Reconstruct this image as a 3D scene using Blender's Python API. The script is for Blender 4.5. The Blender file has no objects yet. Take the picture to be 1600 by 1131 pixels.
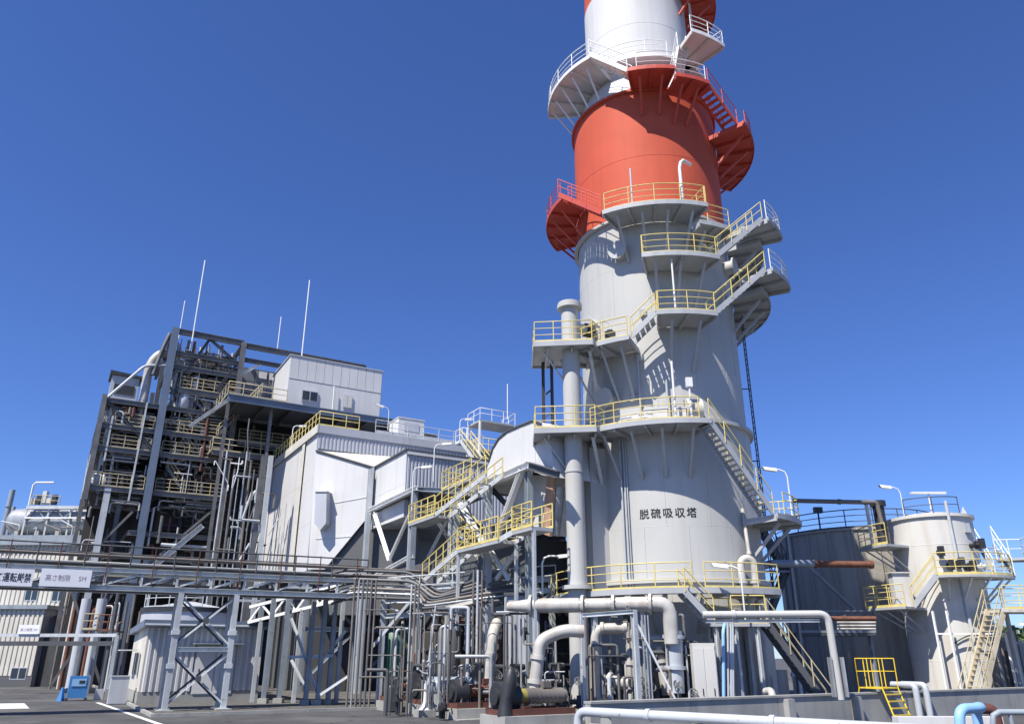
import bpy, bmesh, math, random
from mathutils import Vector, Matrix
R = math.radians
sc = bpy.context.scene
col = sc.collection
rnd = random.Random(7)
# ------------------------------------------------------------------ camera
EYE, PITCH, FPX = 2.4, R(21.0), 1200.0          # photo is 1600 px wide
cam_d = bpy.data.cameras.new('camera')
cam_d.sensor_width = 36.0
cam_d.lens = 36.0 * FPX / 1600.0
cam_d.clip_end = 3000.0
cam = bpy.data.objects.new('camera', cam_d)
cam.location = (0, 0, EYE)
cam.rotation_euler = (R(90) + PITCH, 0, 0)
col.objects.link(cam)
sc.camera = cam
# ------------------------------------------------------------------ sky, sun, exposure
SUN_AZ, SUN_EL = R(218.0), R(55.0)               # compass style, from +Y towards +X
world = bpy.data.worlds.new('World')
sc.world = world
world.use_nodes = True
wn = world.node_tree
bg = wn.nodes['Background']
sky = wn.nodes.new('ShaderNodeTexSky')
sky.sky_type = 'NISHITA'
sky.sun_disc = False
sky.sun_elevation = SUN_EL
sky.sun_rotation = SUN_AZ
sky.air_density = 1.0
sky.dust_density = 0.0
sky.ozone_density = 3.0
sky.altitude = 0
tint = wn.nodes.new('ShaderNodeMix')
tint.data_type = 'RGBA'; tint.blend_type = 'MULTIPLY'; tint.inputs[0].default_value = 1.0
tint.inputs[7].default_value = (0.61, 0.82, 1.37, 1)
wn.links.new(sky.outputs[0], tint.inputs[6])
wn.links.new(tint.outputs[2], bg.inputs[0])
bg.inputs[1].default_value = 0.073
sd = bpy.data.lights.new('sun', 'SUN')
sd.energy = 5.0
sd.angle = R(0.53)
sd.color = (1.0, 0.945, 0.855)
sun = bpy.data.objects.new('sun', sd)
sdir = Vector((math.sin(SUN_AZ) * math.cos(SUN_EL), math.cos(SUN_AZ) * math.cos(SUN_EL), math.sin(SUN_EL)))
sun.rotation_euler = sdir.to_track_quat('Z', 'Y').to_euler()
sun.location = (-20, -20, 60)
col.objects.link(sun)
sc.view_settings.view_transform = 'Standard'
sc.view_settings.look = 'None'
sc.view_settings.exposure = 0.6
sc.view_settings.gamma = 1.0
sc.render.engine = 'CYCLES'
sc.cycles.max_bounces = 6
sc.cycles.diffuse_bounces = 2

# ------------------------------------------------------------------ pixel of the photograph + a distance -> a point of the place
_c, _s = math.cos(PITCH), math.sin(PITCH)
def ray(px, py):
    u = 565.5 - py
    return Vector((px - 800.0, FPX * _c - u * _s, u * _c + FPX * _s))
CAMP = Vector((0, 0, EYE))
def P(px, py, Y):
    d = ray(px, py)
    return CAMP + d * (Y / d.y)
def PZ(px, py, z):
    d = ray(px, py)
    return CAMP + d * ((z - EYE) / d.z)
YAW = R(30)                                       # the plant's grid is turned 30 degrees to the view
U = Vector((math.cos(YAW), math.sin(YAW), 0))     # along the fronts
V = Vector((-math.sin(YAW), math.cos(YAW), 0))    # away, along the flanks
ZA = Vector((0, 0, 1))
def PF(px, py, p0):                               # on the front plane (along U) through p0
    d = ray(px, py)
    return CAMP + d * ((p0 - CAMP).dot(V) / d.dot(V))
def PS(px, py, p0):                               # on the flank plane (along V) through p0
    d = ray(px, py)
    return CAMP + d * ((p0 - CAMP).dot(U) / d.dot(U))

# ------------------------------------------------------------------ materials
MATS = {}
def mat(name, colr, rough=0.55, metal=0.0, var=0.12, scale=0.6, streak=0.0, dirt=(0.10, 0.08, 0.06), rust=0.0, bump=0.0, spec=0.5, fine=18.0):
    if name in MATS:
        return MATS[name]
    m = bpy.data.materials.new(name)
    m.use_nodes = True
    nt = m.node_tree
    N, L = nt.nodes, nt.links
    b = N['Principled BSDF']
    b.inputs['Roughness'].default_value = rough
    b.inputs['Metallic'].default_value = metal
    b.inputs['Specular IOR Level'].default_value = spec
    geo = N.new('ShaderNodeNewGeometry')
    def noise(sc_, det, vec=None):
        n = N.new('ShaderNodeTexNoise')
        n.inputs['Scale'].default_value = sc_
        n.inputs['Detail'].default_value = det
        L.new(vec or geo.outputs['Position'], n.inputs['Vector'])
        return n.outputs['Fac']
    def ramp(f, a, b_, lo, hi):
        r = N.new('ShaderNodeMapRange')
        r.inputs['From Min'].default_value = a
        r.inputs['From Max'].default_value = b_
        r.inputs['To Min'].default_value = lo
        r.inputs['To Max'].default_value = hi
        L.new(f, r.inputs['Value'])
        return r.outputs[0]
    def mix(f, a, b_, mode='MIX'):
        x = N.new('ShaderNodeMix')
        x.data_type = 'RGBA'
        x.blend_type = mode
        if isinstance(f, float): x.inputs[0].default_value = f
        else: L.new(f, x.inputs[0])
        for i, v in ((6, a), (7, b_)):
            if isinstance(v, tuple): x.inputs[i].default_value = (*v, 1)
            else: L.new(v, x.inputs[i])
        return x.outputs[2]
    dark = tuple(c * (1 - var) for c in colr)
    lite = tuple(min(1, c * (1 + var)) for c in colr)
    c0 = mix(ramp(noise(scale, 4.0), 0.3, 0.7, 0, 1), dark, lite)
    f2 = noise(fine, 3.0)
    c0 = mix(ramp(f2, 0.35, 0.75, 0.0, 0.22 * min(1, var * 5)), c0, tuple(c * 0.6 for c in colr))
    if streak > 0:
        vm = N.new('ShaderNodeVectorMath'); vm.operation = 'MULTIPLY'
        vm.inputs[1].default_value = (2.6, 2.6, 0.10)
        L.new(geo.outputs['Position'], vm.inputs[0])
        f = ramp(noise(1.0, 5.0, vm.outputs[0]), 0.5, 0.78, 0, streak)
        c0 = mix(f, c0, dirt)
    if rust > 0:
        f = ramp(noise(4.5, 6.0), 0.66 - rust * 0.5, 0.74 - rust * 0.3, 0, 0.75)
        c0 = mix(f, c0, (0.17, 0.065, 0.03))
    L.new(c0, b.inputs['Base Color'])
    rr = ramp(f2, 0.2, 0.8, max(0, rough - 0.1), min(1, rough + 0.12))
    L.new(rr, b.inputs['Roughness'])
    if bump > 0:
        bp = N.new('ShaderNodeBump')
        bp.inputs['Strength'].default_value = bump
        bp.inputs['Distance'].default_value = 0.02
        L.new(noise(fine * 1.5, 5.0), bp.inputs['Height'])
        L.new(bp.outputs[0], b.inputs['Normal'])
    MATS[name] = m
    return m

M = dict(
 tower=mat('tower grey paint', (0.465, 0.465, 0.445), 0.55, spec=0.35, var=0.06, scale=0.25, streak=0.24, dirt=(0.28, 0.27, 0.25)),
 tred=mat('stack red paint', (0.53, 0.095, 0.05), 0.68, spec=0.25, var=0.10, scale=0.35, streak=0.35, dirt=(0.33, 0.075, 0.05)),
 twhite=mat('stack white paint', (0.58, 0.58, 0.575), 0.65, spec=0.25, var=0.05, scale=0.3, streak=0.35, dirt=(0.44, 0.41, 0.36)),
 deck=mat('galvanised deck', (0.38, 0.395, 0.41), 0.55, var=0.10, scale=1.0, streak=0.0),
 reddeck=mat('red deck', (0.50, 0.07, 0.045), 0.55, var=0.1),
 whitedeck=mat('white deck', (0.72, 0.71, 0.69), 0.55, var=0.08),
 yel=mat('pale yellow rail paint', (0.66, 0.54, 0.19), 0.5, var=0.15, scale=2.0, rust=0.02),
 yelold=mat('weathered yellow rail paint', (0.45, 0.39, 0.25), 0.6, var=0.2, scale=2.0, rust=0.05),
 yelbright=mat('bright yellow paint', (0.80, 0.58, 0.04), 0.5, var=0.12, rust=0.05),
 wrail=mat('white rail paint', (0.78, 0.78, 0.76), 0.5, var=0.08),
 rrail=mat('red rail paint', (0.55, 0.09, 0.06), 0.5, var=0.1),
 steel=mat('blue grey painted steel', (0.27, 0.31, 0.35), 0.5, var=0.15, scale=1.2, streak=0.25, rust=0.03),
 steelk=mat('dark grey frame steel', (0.135, 0.138, 0.142), 0.5, var=0.25, scale=1.2, streak=0.3, rust=0.04),  # dark grey steel of the boiler frame and small fittings
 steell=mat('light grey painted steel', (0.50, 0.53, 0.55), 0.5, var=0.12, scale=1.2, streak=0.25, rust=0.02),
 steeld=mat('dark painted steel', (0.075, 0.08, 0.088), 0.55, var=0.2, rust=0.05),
 steelb=mat('navy grey column paint', (0.13, 0.17, 0.235), 0.45, var=0.12, streak=0.2),
 clad=mat('white cladding', (0.60, 0.60, 0.595), 0.5, var=0.06, scale=0.3, streak=0.36, dirt=(0.42, 0.36, 0.27)),
 cladg=mat('grey cladding', (0.44, 0.46, 0.50), 0.5, var=0.07, scale=0.3, streak=0.25, dirt=(0.25, 0.22, 0.19)),
 cladd=mat('shade toned dark cladding', (0.105, 0.108, 0.11), 0.55, var=0.1, scale=0.4, streak=0.25),  # darkened to carry the deep shade under and behind the casings
 cream=mat('cream cladding', (0.58, 0.555, 0.49), 0.6, var=0.07, streak=0.25, dirt=(0.36, 0.30, 0.22)),
 pipew=mat('pale pipe lagging', (0.46, 0.445, 0.41), 0.5, var=0.2, scale=1.6, streak=0.6, dirt=(0.26, 0.18, 0.11)),
 pipeg=mat('grey pipe paint', (0.44, 0.47, 0.50), 0.45, var=0.1, rust=0.02),
 piped=mat('dull pipe steel', (0.17, 0.155, 0.14), 0.5, var=0.25, rust=0.12),
 galv=mat('bright galvanised steel', (0.40, 0.415, 0.43), 0.42, metal=0.3, var=0.2, scale=2.0, streak=0.4),
 rust=mat('rusty steel', (0.17, 0.07, 0.04), 0.75, var=0.3, scale=3.0, rust=0.3, bump=0.2),
 brown=mat('red brown primer', (0.12, 0.045, 0.032), 0.65, var=0.2, scale=2.0),
 conc=mat('concrete', (0.33, 0.33, 0.31), 0.85, var=0.15, scale=0.8, streak=0.45, dirt=(0.13, 0.13, 0.12), bump=0.3),
 asph=mat('asphalt', (0.068, 0.068, 0.070), 0.9, var=0.25, scale=0.5, bump=0.5, fine=40.0),
 gravel=mat('gravel', (0.10, 0.097, 0.09), 0.95, var=0.4, scale=5.0, bump=1.0, fine=30.0),
 slabm=mat('low bounce yard concrete', (0.11, 0.11, 0.105), 0.9, var=0.25, scale=0.7, bump=0.3),  # kept dark so the slab bounces less light onto the tower
 steelm=mat('pale blue grey bridge paint', (0.50, 0.53, 0.54), 0.5, var=0.1, scale=1.2, streak=0.3, rust=0.02),
 line=mat('worn road paint', (0.62, 0.62, 0.60), 0.8, var=0.2, scale=4.0, rust=0.0),
 blue=mat('blue cabinet paint', (0.05, 0.20, 0.46), 0.45, var=0.1),
 bluel=mat('light blue pipe paint', (0.26, 0.47, 0.72), 0.4, var=0.08),
 sign=mat('sign face white', (0.74, 0.75, 0.77), 0.5, var=0.04),
 ink=mat('black lettering', (0.012, 0.012, 0.014), 0.6, var=0.1),
 inkf=mat('faded red lettering', (0.36, 0.27, 0.30), 0.6, var=0.15, scale=14.0),
 glass=mat('window glass', (0.025, 0.035, 0.05), 0.08, var=0.1, spec=0.8),
 alu=mat('aluminium frame', (0.55, 0.56, 0.58), 0.4, metal=0.3, var=0.05),
 dark=mat('dark machinery', (0.03, 0.032, 0.036), 0.5, var=0.3, rust=0.04),
 tank=mat('stained cream tank', (0.58, 0.57, 0.535), 0.55, var=0.06, scale=0.5, streak=0.5, dirt=(0.40, 0.31, 0.20)),
 dtank=mat('old grey tank', (0.40, 0.37, 0.32), 0.6, var=0.1, scale=0.4, streak=0.6, dirt=(0.06, 0.06, 0.065)),
 green=mat('green machine paint', (0.05, 0.12, 0.09), 0.5, var=0.15),
 olive=mat('olive yellow coupling guard', (0.34, 0.29, 0.07), 0.55, var=0.2),
 lamp=mat('lamp housing', (0.70, 0.71, 0.70), 0.4, var=0.05),
 stairc=mat('sun bleached yellow stair paint', (0.56, 0.49, 0.35), 0.6, var=0.15, scale=2.0, streak=0.3),
 leaf=mat('leaf', (0.06, 0.10, 0.03), 0.6, var=0.5, scale=3.0),
 bark=mat('bark', (0.09, 0.07, 0.05), 0.9, var=0.3, scale=6.0),
 boiler=mat('shade toned boiler casing', (0.050, 0.048, 0.046), 0.7, var=0.3, scale=0.6, rust=0.06),  # deep shade inside the frame is put into this dark colour
 lou=mat('slate panels', (0.15, 0.165, 0.19), 0.5, var=0.1, streak=0.2),
)

def weather_road():
    m = M['asph']; nt = m.node_tree; N, L = nt.nodes, nt.links
    b = N['Principled BSDF']; src = b.inputs['Base Color'].links[0].from_socket
    geo = N.new('ShaderNodeNewGeometry')
    def fac(node, out, a, c):
        r = N.new('ShaderNodeMapRange'); r.inputs['From Min'].default_value = a; r.inputs['From Max'].default_value = c
        L.new(node.outputs[out], r.inputs['Value']); return r.outputs[0]
    def mixc(f, a, colr, k):
        q = N.new('ShaderNodeMath'); q.operation = 'MULTIPLY'; q.inputs[1].default_value = k; L.new(f, q.inputs[0])
        x = N.new('ShaderNodeMix'); x.data_type = 'RGBA'; L.new(q.outputs[0], x.inputs[0]); L.new(a, x.inputs[6]); x.inputs[7].default_value = (*colr, 1); return x.outputs[2]
    v = N.new('ShaderNodeTexVoronoi'); v.feature = 'DISTANCE_TO_EDGE'; v.inputs['Scale'].default_value = 0.22
    w = N.new('ShaderNodeTexNoise'); w.inputs['Scale'].default_value = 0.9; w.inputs['Detail'].default_value = 5
    L.new(geo.outputs['Position'], w.inputs['Vector'])
    ad = N.new('ShaderNodeVectorMath'); ad.operation = 'ADD'; L.new(geo.outputs['Position'], ad.inputs[0]); L.new(w.outputs['Color'], ad.inputs[1]); L.new(ad.outputs[0], v.inputs['Vector'])
    c = mixc(fac(v, 'Distance', 0.012, 0.0), src, (0.02, 0.02, 0.02), 0.9)
    p = N.new('ShaderNodeTexNoise'); p.inputs['Scale'].default_value = 0.16; p.inputs['Detail'].default_value = 2; L.new(geo.outputs['Position'], p.inputs['Vector'])
    c = mixc(fac(p, 'Fac', 0.54, 0.58), c, (0.105, 0.103, 0.098), 0.75)
    s = N.new('ShaderNodeTexNoise'); s.inputs['Scale'].default_value = 0.7; s.inputs['Detail'].default_value = 6; L.new(geo.outputs['Position'], s.inputs['Vector'])
    c = mixc(fac(s, 'Fac', 0.60, 0.72), c, (0.022, 0.021, 0.02), 0.85)
    L.new(c, b.inputs['Base Color'])
weather_road()

# ------------------------------------------------------------------ mesh building
class MB:
    def __init__(s):
        s.v, s.f, s.sm = [], [], []
    def face(s, pts, smooth=False):
        i = len(s.v)
        s.v += [tuple(p) for p in pts]
        s.f.append(tuple(range(i, i + len(pts)))); s.sm.append(smooth)
    def hexa(s, a, b):                                    # two matching quads: bottom a, top b
        i = len(s.v)
        s.v += [tuple(p) for p in a] + [tuple(p) for p in b]
        for q in ((3, 2, 1, 0), (4, 5, 6, 7), (0, 1, 5, 4), (1, 2, 6, 5), (2, 3, 7, 6), (3, 0, 4, 7)):
            s.f.append(tuple(i + k for k in q)); s.sm.append(False)
        return s
    def box(s, o, x, y, z):                               # corner and three edge vectors
        o = Vector(o)
        return s.hexa([o, o + x, o + x + y, o + y], [o + z, o + x + z, o + x + y + z, o + y + z])
    def cbox(s, c, sx, sy, sz, ux=None, uy=None):
        ux = ux or Vector((1, 0, 0)); uy = uy or Vector((0, 1, 0))
        o = Vector(c) - ux * sx / 2 - uy * sy / 2
        return s.box(o, ux * sx, uy * sy, ZA * sz)        # c is the centre of the bottom
    def bar(s, p, q, w, h, up=ZA):
        p, q = Vector(p), Vector(q)
        d = (q - p).normalized()
        x = d.cross(up)
        if x.length < 1e-4: x = d.cross(Vector((0, 1, 0)))
        x.normalize(); y = x.cross(d)
        return s.box(p - x * w / 2 - y * h / 2, x * w, y * h, q - p)
    def prism(s, pts, ext):                               # polygon and extrusion vector
        pts = [Vector(p) for p in pts]; n = len(pts)
        i = len(s.v)
        s.v += [tuple(p) for p in pts] + [tuple(p + ext) for p in pts]
        s.f.append(tuple(range(i, i + n))); s.f.append(tuple(range(i + 2 * n - 1, i + n - 1, -1)))
        s.sm += [False, False]
        for k in range(n):
            j = (k + 1) % n
            s.f.append((i + k, i + n + k, i + n + j, i + j)); s.sm.append(False)
        return s
    def rings(s, rings, n, caps=True, smooth=True):
        i = len(s.v)
        for r in rings: s.v += [tuple(p) for p in r]
        for k in range(len(rings) - 1):
            for j in range(n):
                a = i + k * n + j; b = i + k * n + (j + 1) % n
                s.f.append((a, b, b + n, a + n)); s.sm.append(smooth)
        if caps:
            s.face(list(reversed(rings[0]))); s.face(rings[-1])
        return s
    def tube(s, pts, r, n=8, caps=True):
        pts = [Vector(p) for p in pts]
        rings = []; ref = None
        for k, p in enumerate(pts):
            if k == 0: t = pts[1] - p
            elif k == len(pts) - 1: t = p - pts[k - 1]
            else: t = (pts[k + 1] - p).normalized() + (p - pts[k - 1]).normalized()
            t.normalize()
            if ref is None:
                ref = t.orthogonal().normalized()
                if abs(t.z) < 0.9: ref = t.cross(ZA).normalized()
            x = (ref - t * ref.dot(t)).normalized(); ref = x
            y = t.cross(x)
            rk = r[k] if isinstance(r, (list, tuple)) else r
            rings.append([p + (x * math.cos(a) + y * math.sin(a)) * rk for a in [2 * math.pi * j / n for j in range(n)]])
        return s.rings(rings, n, caps)
    def cyl(s, p, q, r0, r1=None, n=16, caps=True):
        return s.tube([p, q], [r0, r0 if r1 is None else r1], n, caps)
    def lathe(s, c, prof, n=32, caps=False, a0=0.0, a1=2 * math.pi):   # prof: (r, z) list, sharp at each vertex pair
        c = Vector(c)
        full = abs(a1 - a0 - 2 * math.pi) < 1e-6
        m = n if full else n + 1
        for (r0, z0), (r1, z1) in zip(prof[:-1], prof[1:]):
            i = len(s.v)
            for (r, z) in ((r0, z0), (r1, z1)):
                for j in range(m):
                    a = a0 + (a1 - a0) * j / n
                    s.v.append((c.x + r * math.cos(a), c.y + r * math.sin(a), c.z + z))
            for j in range(n):
                k = (j + 1) % m
                s.f.append((i + j, i + k, i + m + k, i + m + j)); s.sm.append(True)
        return s
    def corr(s, p, q, z0, z1, pitch, depth, out, z0b=None, z1b=None):
        """trapezoid-ribbed sheet from p to q between z0 and z1 (ends may differ), ribs standing out along out"""
        p, q = Vector(p), Vector(q); Ln = (q - p).length; n = max(2, int(Ln / pitch))
        z0b = z0 if z0b is None else z0b; z1b = z1 if z1b is None else z1b
        prof = []
        for k in range(n):
            for f, o in ((0.0, 0), (0.42, 0), (0.5, 1), (0.92, 1)):
                prof.append(((k + f) / n, o))
        prof.append((1.0, 0))
        bot = []; top = []
        for t, o in prof:
            b = p.lerp(q, t) + out * (depth * o)
            bot.append(Vector((b.x, b.y, z0 + (z0b - z0) * t))); top.append(Vector((b.x, b.y, z1 + (z1b - z1) * t)))
        i = len(s.v); m = len(prof)
        s.v += [tuple(v) for v in bot] + [tuple(v) for v in top]
        for k in range(m - 1):
            s.f.append((i + k, i + k + 1, i + m + k + 1, i + m + k)); s.sm.append(False)
        return s
    def mesh(s, name, m):
        me = bpy.data.meshes.new(name)
        me.from_pydata(s.v, [], s.f)
        me.polygons.foreach_set('use_smooth', s.sm)
        me.materials.append(M[m] if isinstance(m, str) else m)
        me.update()
        return me
WM = {}
def place(name, mesh, parent=None, mw=None):
    o = bpy.data.objects.new(name, mesh)
    col.objects.link(o)
    mw = mw or Matrix.Identity(4)
    if parent is not None:
        o.parent = parent
        o.matrix_parent_inverse = WM[parent.name].inverted()
    o.matrix_basis = mw
    WM[o.name] = mw
    return o
def build(mb, name, m, parent=None):
    return place(name, mb.mesh(name, m), parent)
def tag(o, label, cat, group=None):
    o['label'] = label; o['category'] = cat
    if group: o['group'] = group
    return o
def thing(name, label, cat, loc=(0, 0, 0), group=None):
    o = bpy.data.objects.new(name, None)
    o.empty_display_size = 0.3
    col.objects.link(o)
    o.location = loc
    WM[o.name] = Matrix.Translation(Vector(loc))
    return tag(o, label, cat, group)
def struct(o):
    o['kind'] = 'structure'
    return o
UNIT = {}
def unit(shape, m):
    k = (shape, m)
    if k in UNIT: return UNIT[k]
    b = MB()
    if shape == 'box': b.box((-.5, -.5, 0), Vector((1, 0, 0)), Vector((0, 1, 0)), ZA)
    elif shape == 'cyl': b.cyl((0, 0, 0), (0, 0, 1), 0.5, n=10)
    elif shape == 'cyl24': b.cyl((0, 0, 0), (0, 0, 1), 0.5, n=24)
    elif shape == 'post': b.cyl((0, 0, 0), (0, 0, 1), 0.5, n=6)
    elif shape == 'ibeam':                                 # deep along y, flanges along x
        f, w = 0.10, 0.07
        pts = [(-.5, -.5), (.5, -.5), (.5, -.5 + f), (w, -.5 + f), (w, .5 - f), (.5, .5 - f), (.5, .5), (-.5, .5), (-.5, .5 - f), (-w, .5 - f), (-w, -.5 + f), (-.5, -.5 + f)]
        b.prism([(x, y, 0) for x, y in reversed(pts)], ZA)
    elif shape == 'angle':
        pts = [(-.5, -.5), (.5, -.5), (.5, -.36), (-.36, -.36), (-.36, .5), (-.5, .5)]
        b.prism([(x, y, 0) for x, y in reversed(pts)], ZA)
    UNIT[k] = b.mesh(shape, m)
    return UNIT[k]
def bar(parent, name, p, q, w, h, m, shape='box', up=ZA):
    p, q = Vector(p), Vector(q)
    z = q - p; d = z.normalized()
    x = d.cross(up)
    if x.length < 1e-3: x = d.cross(V)
    x.normalize(); y = x.cross(d)
    mw = Matrix(((x.x * w, y.x * h, z.x, p.x), (x.y * w, y.y * h, z.y, p.y), (x.z * w, y.z * h, z.z, p.z), (0, 0, 0, 1)))
    return place(name, unit(shape, m), parent, mw)
def rail(parent, pts, m, h=1.1, spacing=1.4, r=0.028, mids=(0.55,), toe=0.12, corners=True, cut=None):
    """posts, handrail, mid rails and a kick plate along a polyline at deck level"""
    pts = [Vector(p) for p in pts]
    cum = [0.0]
    for a, b in zip(pts[:-1], pts[1:]): cum.append(cum[-1] + (b - a).length)
    Ln = cum[-1]
    if Ln < 0.05: return
    def at(t):
        for k in range(len(pts) - 1):
            if t <= cum[k + 1] + 1e-6:
                return pts[k].lerp(pts[k + 1], (t - cum[k]) / max(1e-6, cum[k + 1] - cum[k]))
        return pts[-1]
    if corners and len(pts) <= 6:
        ts = []
        for k in range(len(pts) - 1):
            n = max(1, round((cum[k + 1] - cum[k]) / spacing))
            ts += [cum[k] + (cum[k + 1] - cum[k]) * j / n for j in range(n)]
        ts.append(Ln)
    else:
        n = max(1, round(Ln / spacing)); ts = [Ln * j / n for j in range(n + 1)]
    for t in ts:
        p = at(t)
        bar(parent, 'post', p, p + ZA * h, r * 1.9, r * 1.9, m, 'post')
    def run(name, dz, rr):
        b = MB(); b.tube([p + ZA * dz for p in pts], rr, 6); build(b, name, m, parent)
    run('handrail', h, r)
    for f in mids: run('mid_rail', h * f, r * 0.75)
    if toe:
        b = MB()
        for a, c in zip(pts[:-1], pts[1:]): b.bar(a + ZA * toe / 2, c + ZA * toe / 2, 0.02, toe)
        build(b, 'kick_plate', m, parent)
def stair(parent, p0, p1, width, m, mr, name='stair_flight', rails=(1, -1), r=0.028, rise=0.21, spacing=1.4):
    """straight flight from the bottom p0 to the top p1 (centre line); stringers are the part, treads and rails its pieces"""
    p0, p1 = Vector(p0), Vector(p1)
    d = (p1 - p0); hd = Vector((d.x, d.y, 0)).normalized(); side = Vector((hd.y, -hd.x, 0))
    b = MB()
    for s in (1, -1): b.bar(p0 + side * s * width / 2, p1 + side * s * width / 2, 0.06, 0.26)
    st = build(b, name, m, parent)
    n = max(3, int(d.z / rise))
    for k in range(1, n):
        c = p0 + d * (k / n)
        bar(st, 'tread', c - side * (width / 2 - .04), c + side * (width / 2 - .04), 0.24, 0.04, m)
    for s in rails:
        rail(st, [p0 + side * s * (width / 2 + .04), p1 + side * s * (width / 2 + .04)], mr, h=1.0, spacing=spacing, r=r, toe=0)
    return st
PCOL = dict(pipeg='grey', piped='dull brown', steeld='black', pipew='off white', steell='light grey', rust='rust red', galv='silver', cream='cream', cladg='grey lagged', dtank='dark grey', steel='blue grey', steelk='slate grey', dark='deep black', brown='red brown')
def pipe(name, label, pts, r, m, cat='pipe', group=None, bend=0.0, n=10, flanges=(), parent=None):
    """pipe through pts with rounded bends; flanges are parameters (segment, fraction)"""
    pts = [Vector(p) for p in pts]
    path = [pts[0]]
    for a, b, c in zip(pts[:-2], pts[1:-1], pts[2:]):
        if bend <= 0: path.append(b); continue
        d0 = (a - b).normalized(); d1 = (c - b).normalized()
        e = min(bend, (a - b).length * .48, (c - b).length * .48)
        s, t = b + d0 * e, b + d1 * e
        for k in range(7):
            f = k / 6
            path.append(s * (1 - f) ** 2 + b * 2 * f * (1 - f) + t * f * f)
    path.append(pts[-1])
    b = MB(); b.tube(path, r, n)
    o = build(b, name, m, parent)
    if label and '{}' in label:
        zs_ = [p.z for p in pts]; hv = max(zs_) - min(zs_)
        shp = '' if 'level' in label or 'lying' in label or 'stepping' in label else ('tall ' if hv > 3.2 else 'short ' if hv < 1.6 and 'short' not in label else '') + ('bent ' if len(pts) > 2 and 'bent' not in label else '')
        label = label.format(shp + ('thin ' if r < .06 else 'slim ' if r < .11 else 'stout ' if r < .17 else 'thick ') + PCOL.get(m, 'grey'))
    if label: tag(o, label, cat, group)
    if m == 'pipew' and r >= .13:
        for a, c in zip(pts[:-1], pts[1:]):
            Ls = (c - a).length; d = (c - a).normalized(); nb = int(Ls / .85)
            for j in range(1, nb):
                p = a.lerp(c, j / nb)
                if min(j, nb - j) * Ls / nb < bend * .9: continue
                fb = MB(); fb.cyl(p - d * .02, p + d * .02, r * 1.035, n=n); build(fb, 'lagging_band', 'galv', o)
    for (k, f) in flanges:
        p = pts[k].lerp(pts[k + 1], f); d = (pts[k + 1] - pts[k]).normalized()
        fb = MB(); fb.cyl(p - d * 0.07, p + d * 0.07, r * 1.28, n=max(12, n)); build(fb, 'flange', m, o)
    return o
def panels(parent, o, du, L, z0, z1, nx, nz, out, m, th=0.05, gap=0.03, name='panel'):
    """flat cladding panels with recessed joints, standing th proud along out"""
    o = Vector(o)
    for i in range(nx):
        for k in range(nz):
            a = L * i / nx + gap / 2; w = L / nx - gap
            b0 = z0 + (z1 - z0) * k / nz + gap / 2; hgt = (z1 - z0) / nz - gap
            c = o + du * (a + w / 2) + out * th / 2
            p = Vector((c.x, c.y, b0))
            mw = Matrix(((du.x * w, out.x * th, 0, p.x), (du.y * w, out.y * th, 0, p.y), (0, 0, hgt, p.z), (0, 0, 0, 1)))
            place(name, unit('box', m), parent, mw)
def text_mesh(s, size, bold=0.02):
    cu = bpy.data.curves.new('t', 'FONT')
    cu.body = s; cu.size = size; cu.offset = bold * size; cu.resolution_u = 3
    cu.align_x = 'LEFT'
    o = bpy.data.objects.new('t', cu); col.objects.link(o)
    dg = bpy.context.evaluated_depsgraph_get()
    me = bpy.data.meshes.new_from_object(o.evaluated_get(dg))
    bpy.data.objects.remove(o)
    return me
def lamp_post(label, base, h, arm, m='lamp', group='floodlights on posts around the plant', r=0.04, arml=1.0):
    base = Vector(base)
    t = thing('floodlight_post', label, 'lamp', base, group)
    b = MB(); top = base + ZA * h; a = Vector(arm).normalized()
    r *= .75; b.tube([base, top - ZA * .35, top - ZA * .1 + a * .1, top + a * .35, top + a * arml * .55], r, 8)
    build(b, 'pole', m, t)
    b = MB(); e = top + a * (arml * .5); sd_ = a.cross(ZA)
    b.hexa([e - sd_ * .13 - ZA * .10, e + sd_ * .13 - ZA * .10, e + a * .6 + sd_ * .13 - ZA * .02, e + a * .6 - sd_ * .13 - ZA * .02],
           [e - sd_ * .09 + ZA * .06, e + sd_ * .09 + ZA * .06, e + a * .68 + sd_ * .10 + ZA * .14, e + a * .68 - sd_ * .10 + ZA * .14])
    build(b, 'lamp_head', m, t)
    return t
# ================================================================== ground
b = MB(); b.face([(-900, -200, 0), (900, -200, 0), (900, 1500, 0), (-900, 1500, 0)])
struct(build(b, 'ground', 'asph'))
K = Vector((-15.4, 36.3, 0))
b = MB(); b.box(K + ZA * 0.004, U * 62, V * 60, ZA * 0.06)
struct(build(b, 'gravel_bed', 'gravel'))
b = MB(); b.bar(K - U * .15 - V * .08 + ZA * .06, K + U * 62 - V * .08 + ZA * .06, .15, .14); b.bar(K - U * .08 + ZA * .06, K - U * .08 + V * 60 + ZA * .06, .15, .14)
struct(build(b, 'kerb', 'conc'))
b = MB()
e0, e1 = PZ(152, 1097, 0), PZ(250, 1131, 0)
sd_ = (e1 - e0).normalized(); e1 = e1 + sd_ * 6; nn = Vector((sd_.y, -sd_.x, 0)) * .12
b.face([e0 - nn + ZA * .004, e1 - nn + ZA * .004, e1 + nn + ZA * .004, e0 + nn + ZA * .004])
struct(build(b, 'road_line', 'line'))
b = MB()
q = [PZ(x, y, 0.004) for x, y in ((-60, 1108), (46, 1106), (38, 1098), (-60, 1099))]
b.face(q); struct(build(b, 'road_marking', 'line'))
# concrete slab carrying tower and tanks
b = MB(); b.box(Vector((4.6, 29.2, .002)), U * 48, V * 34, ZA * .10)
struct(build(b, 'slab', 'slabm'))

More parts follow.
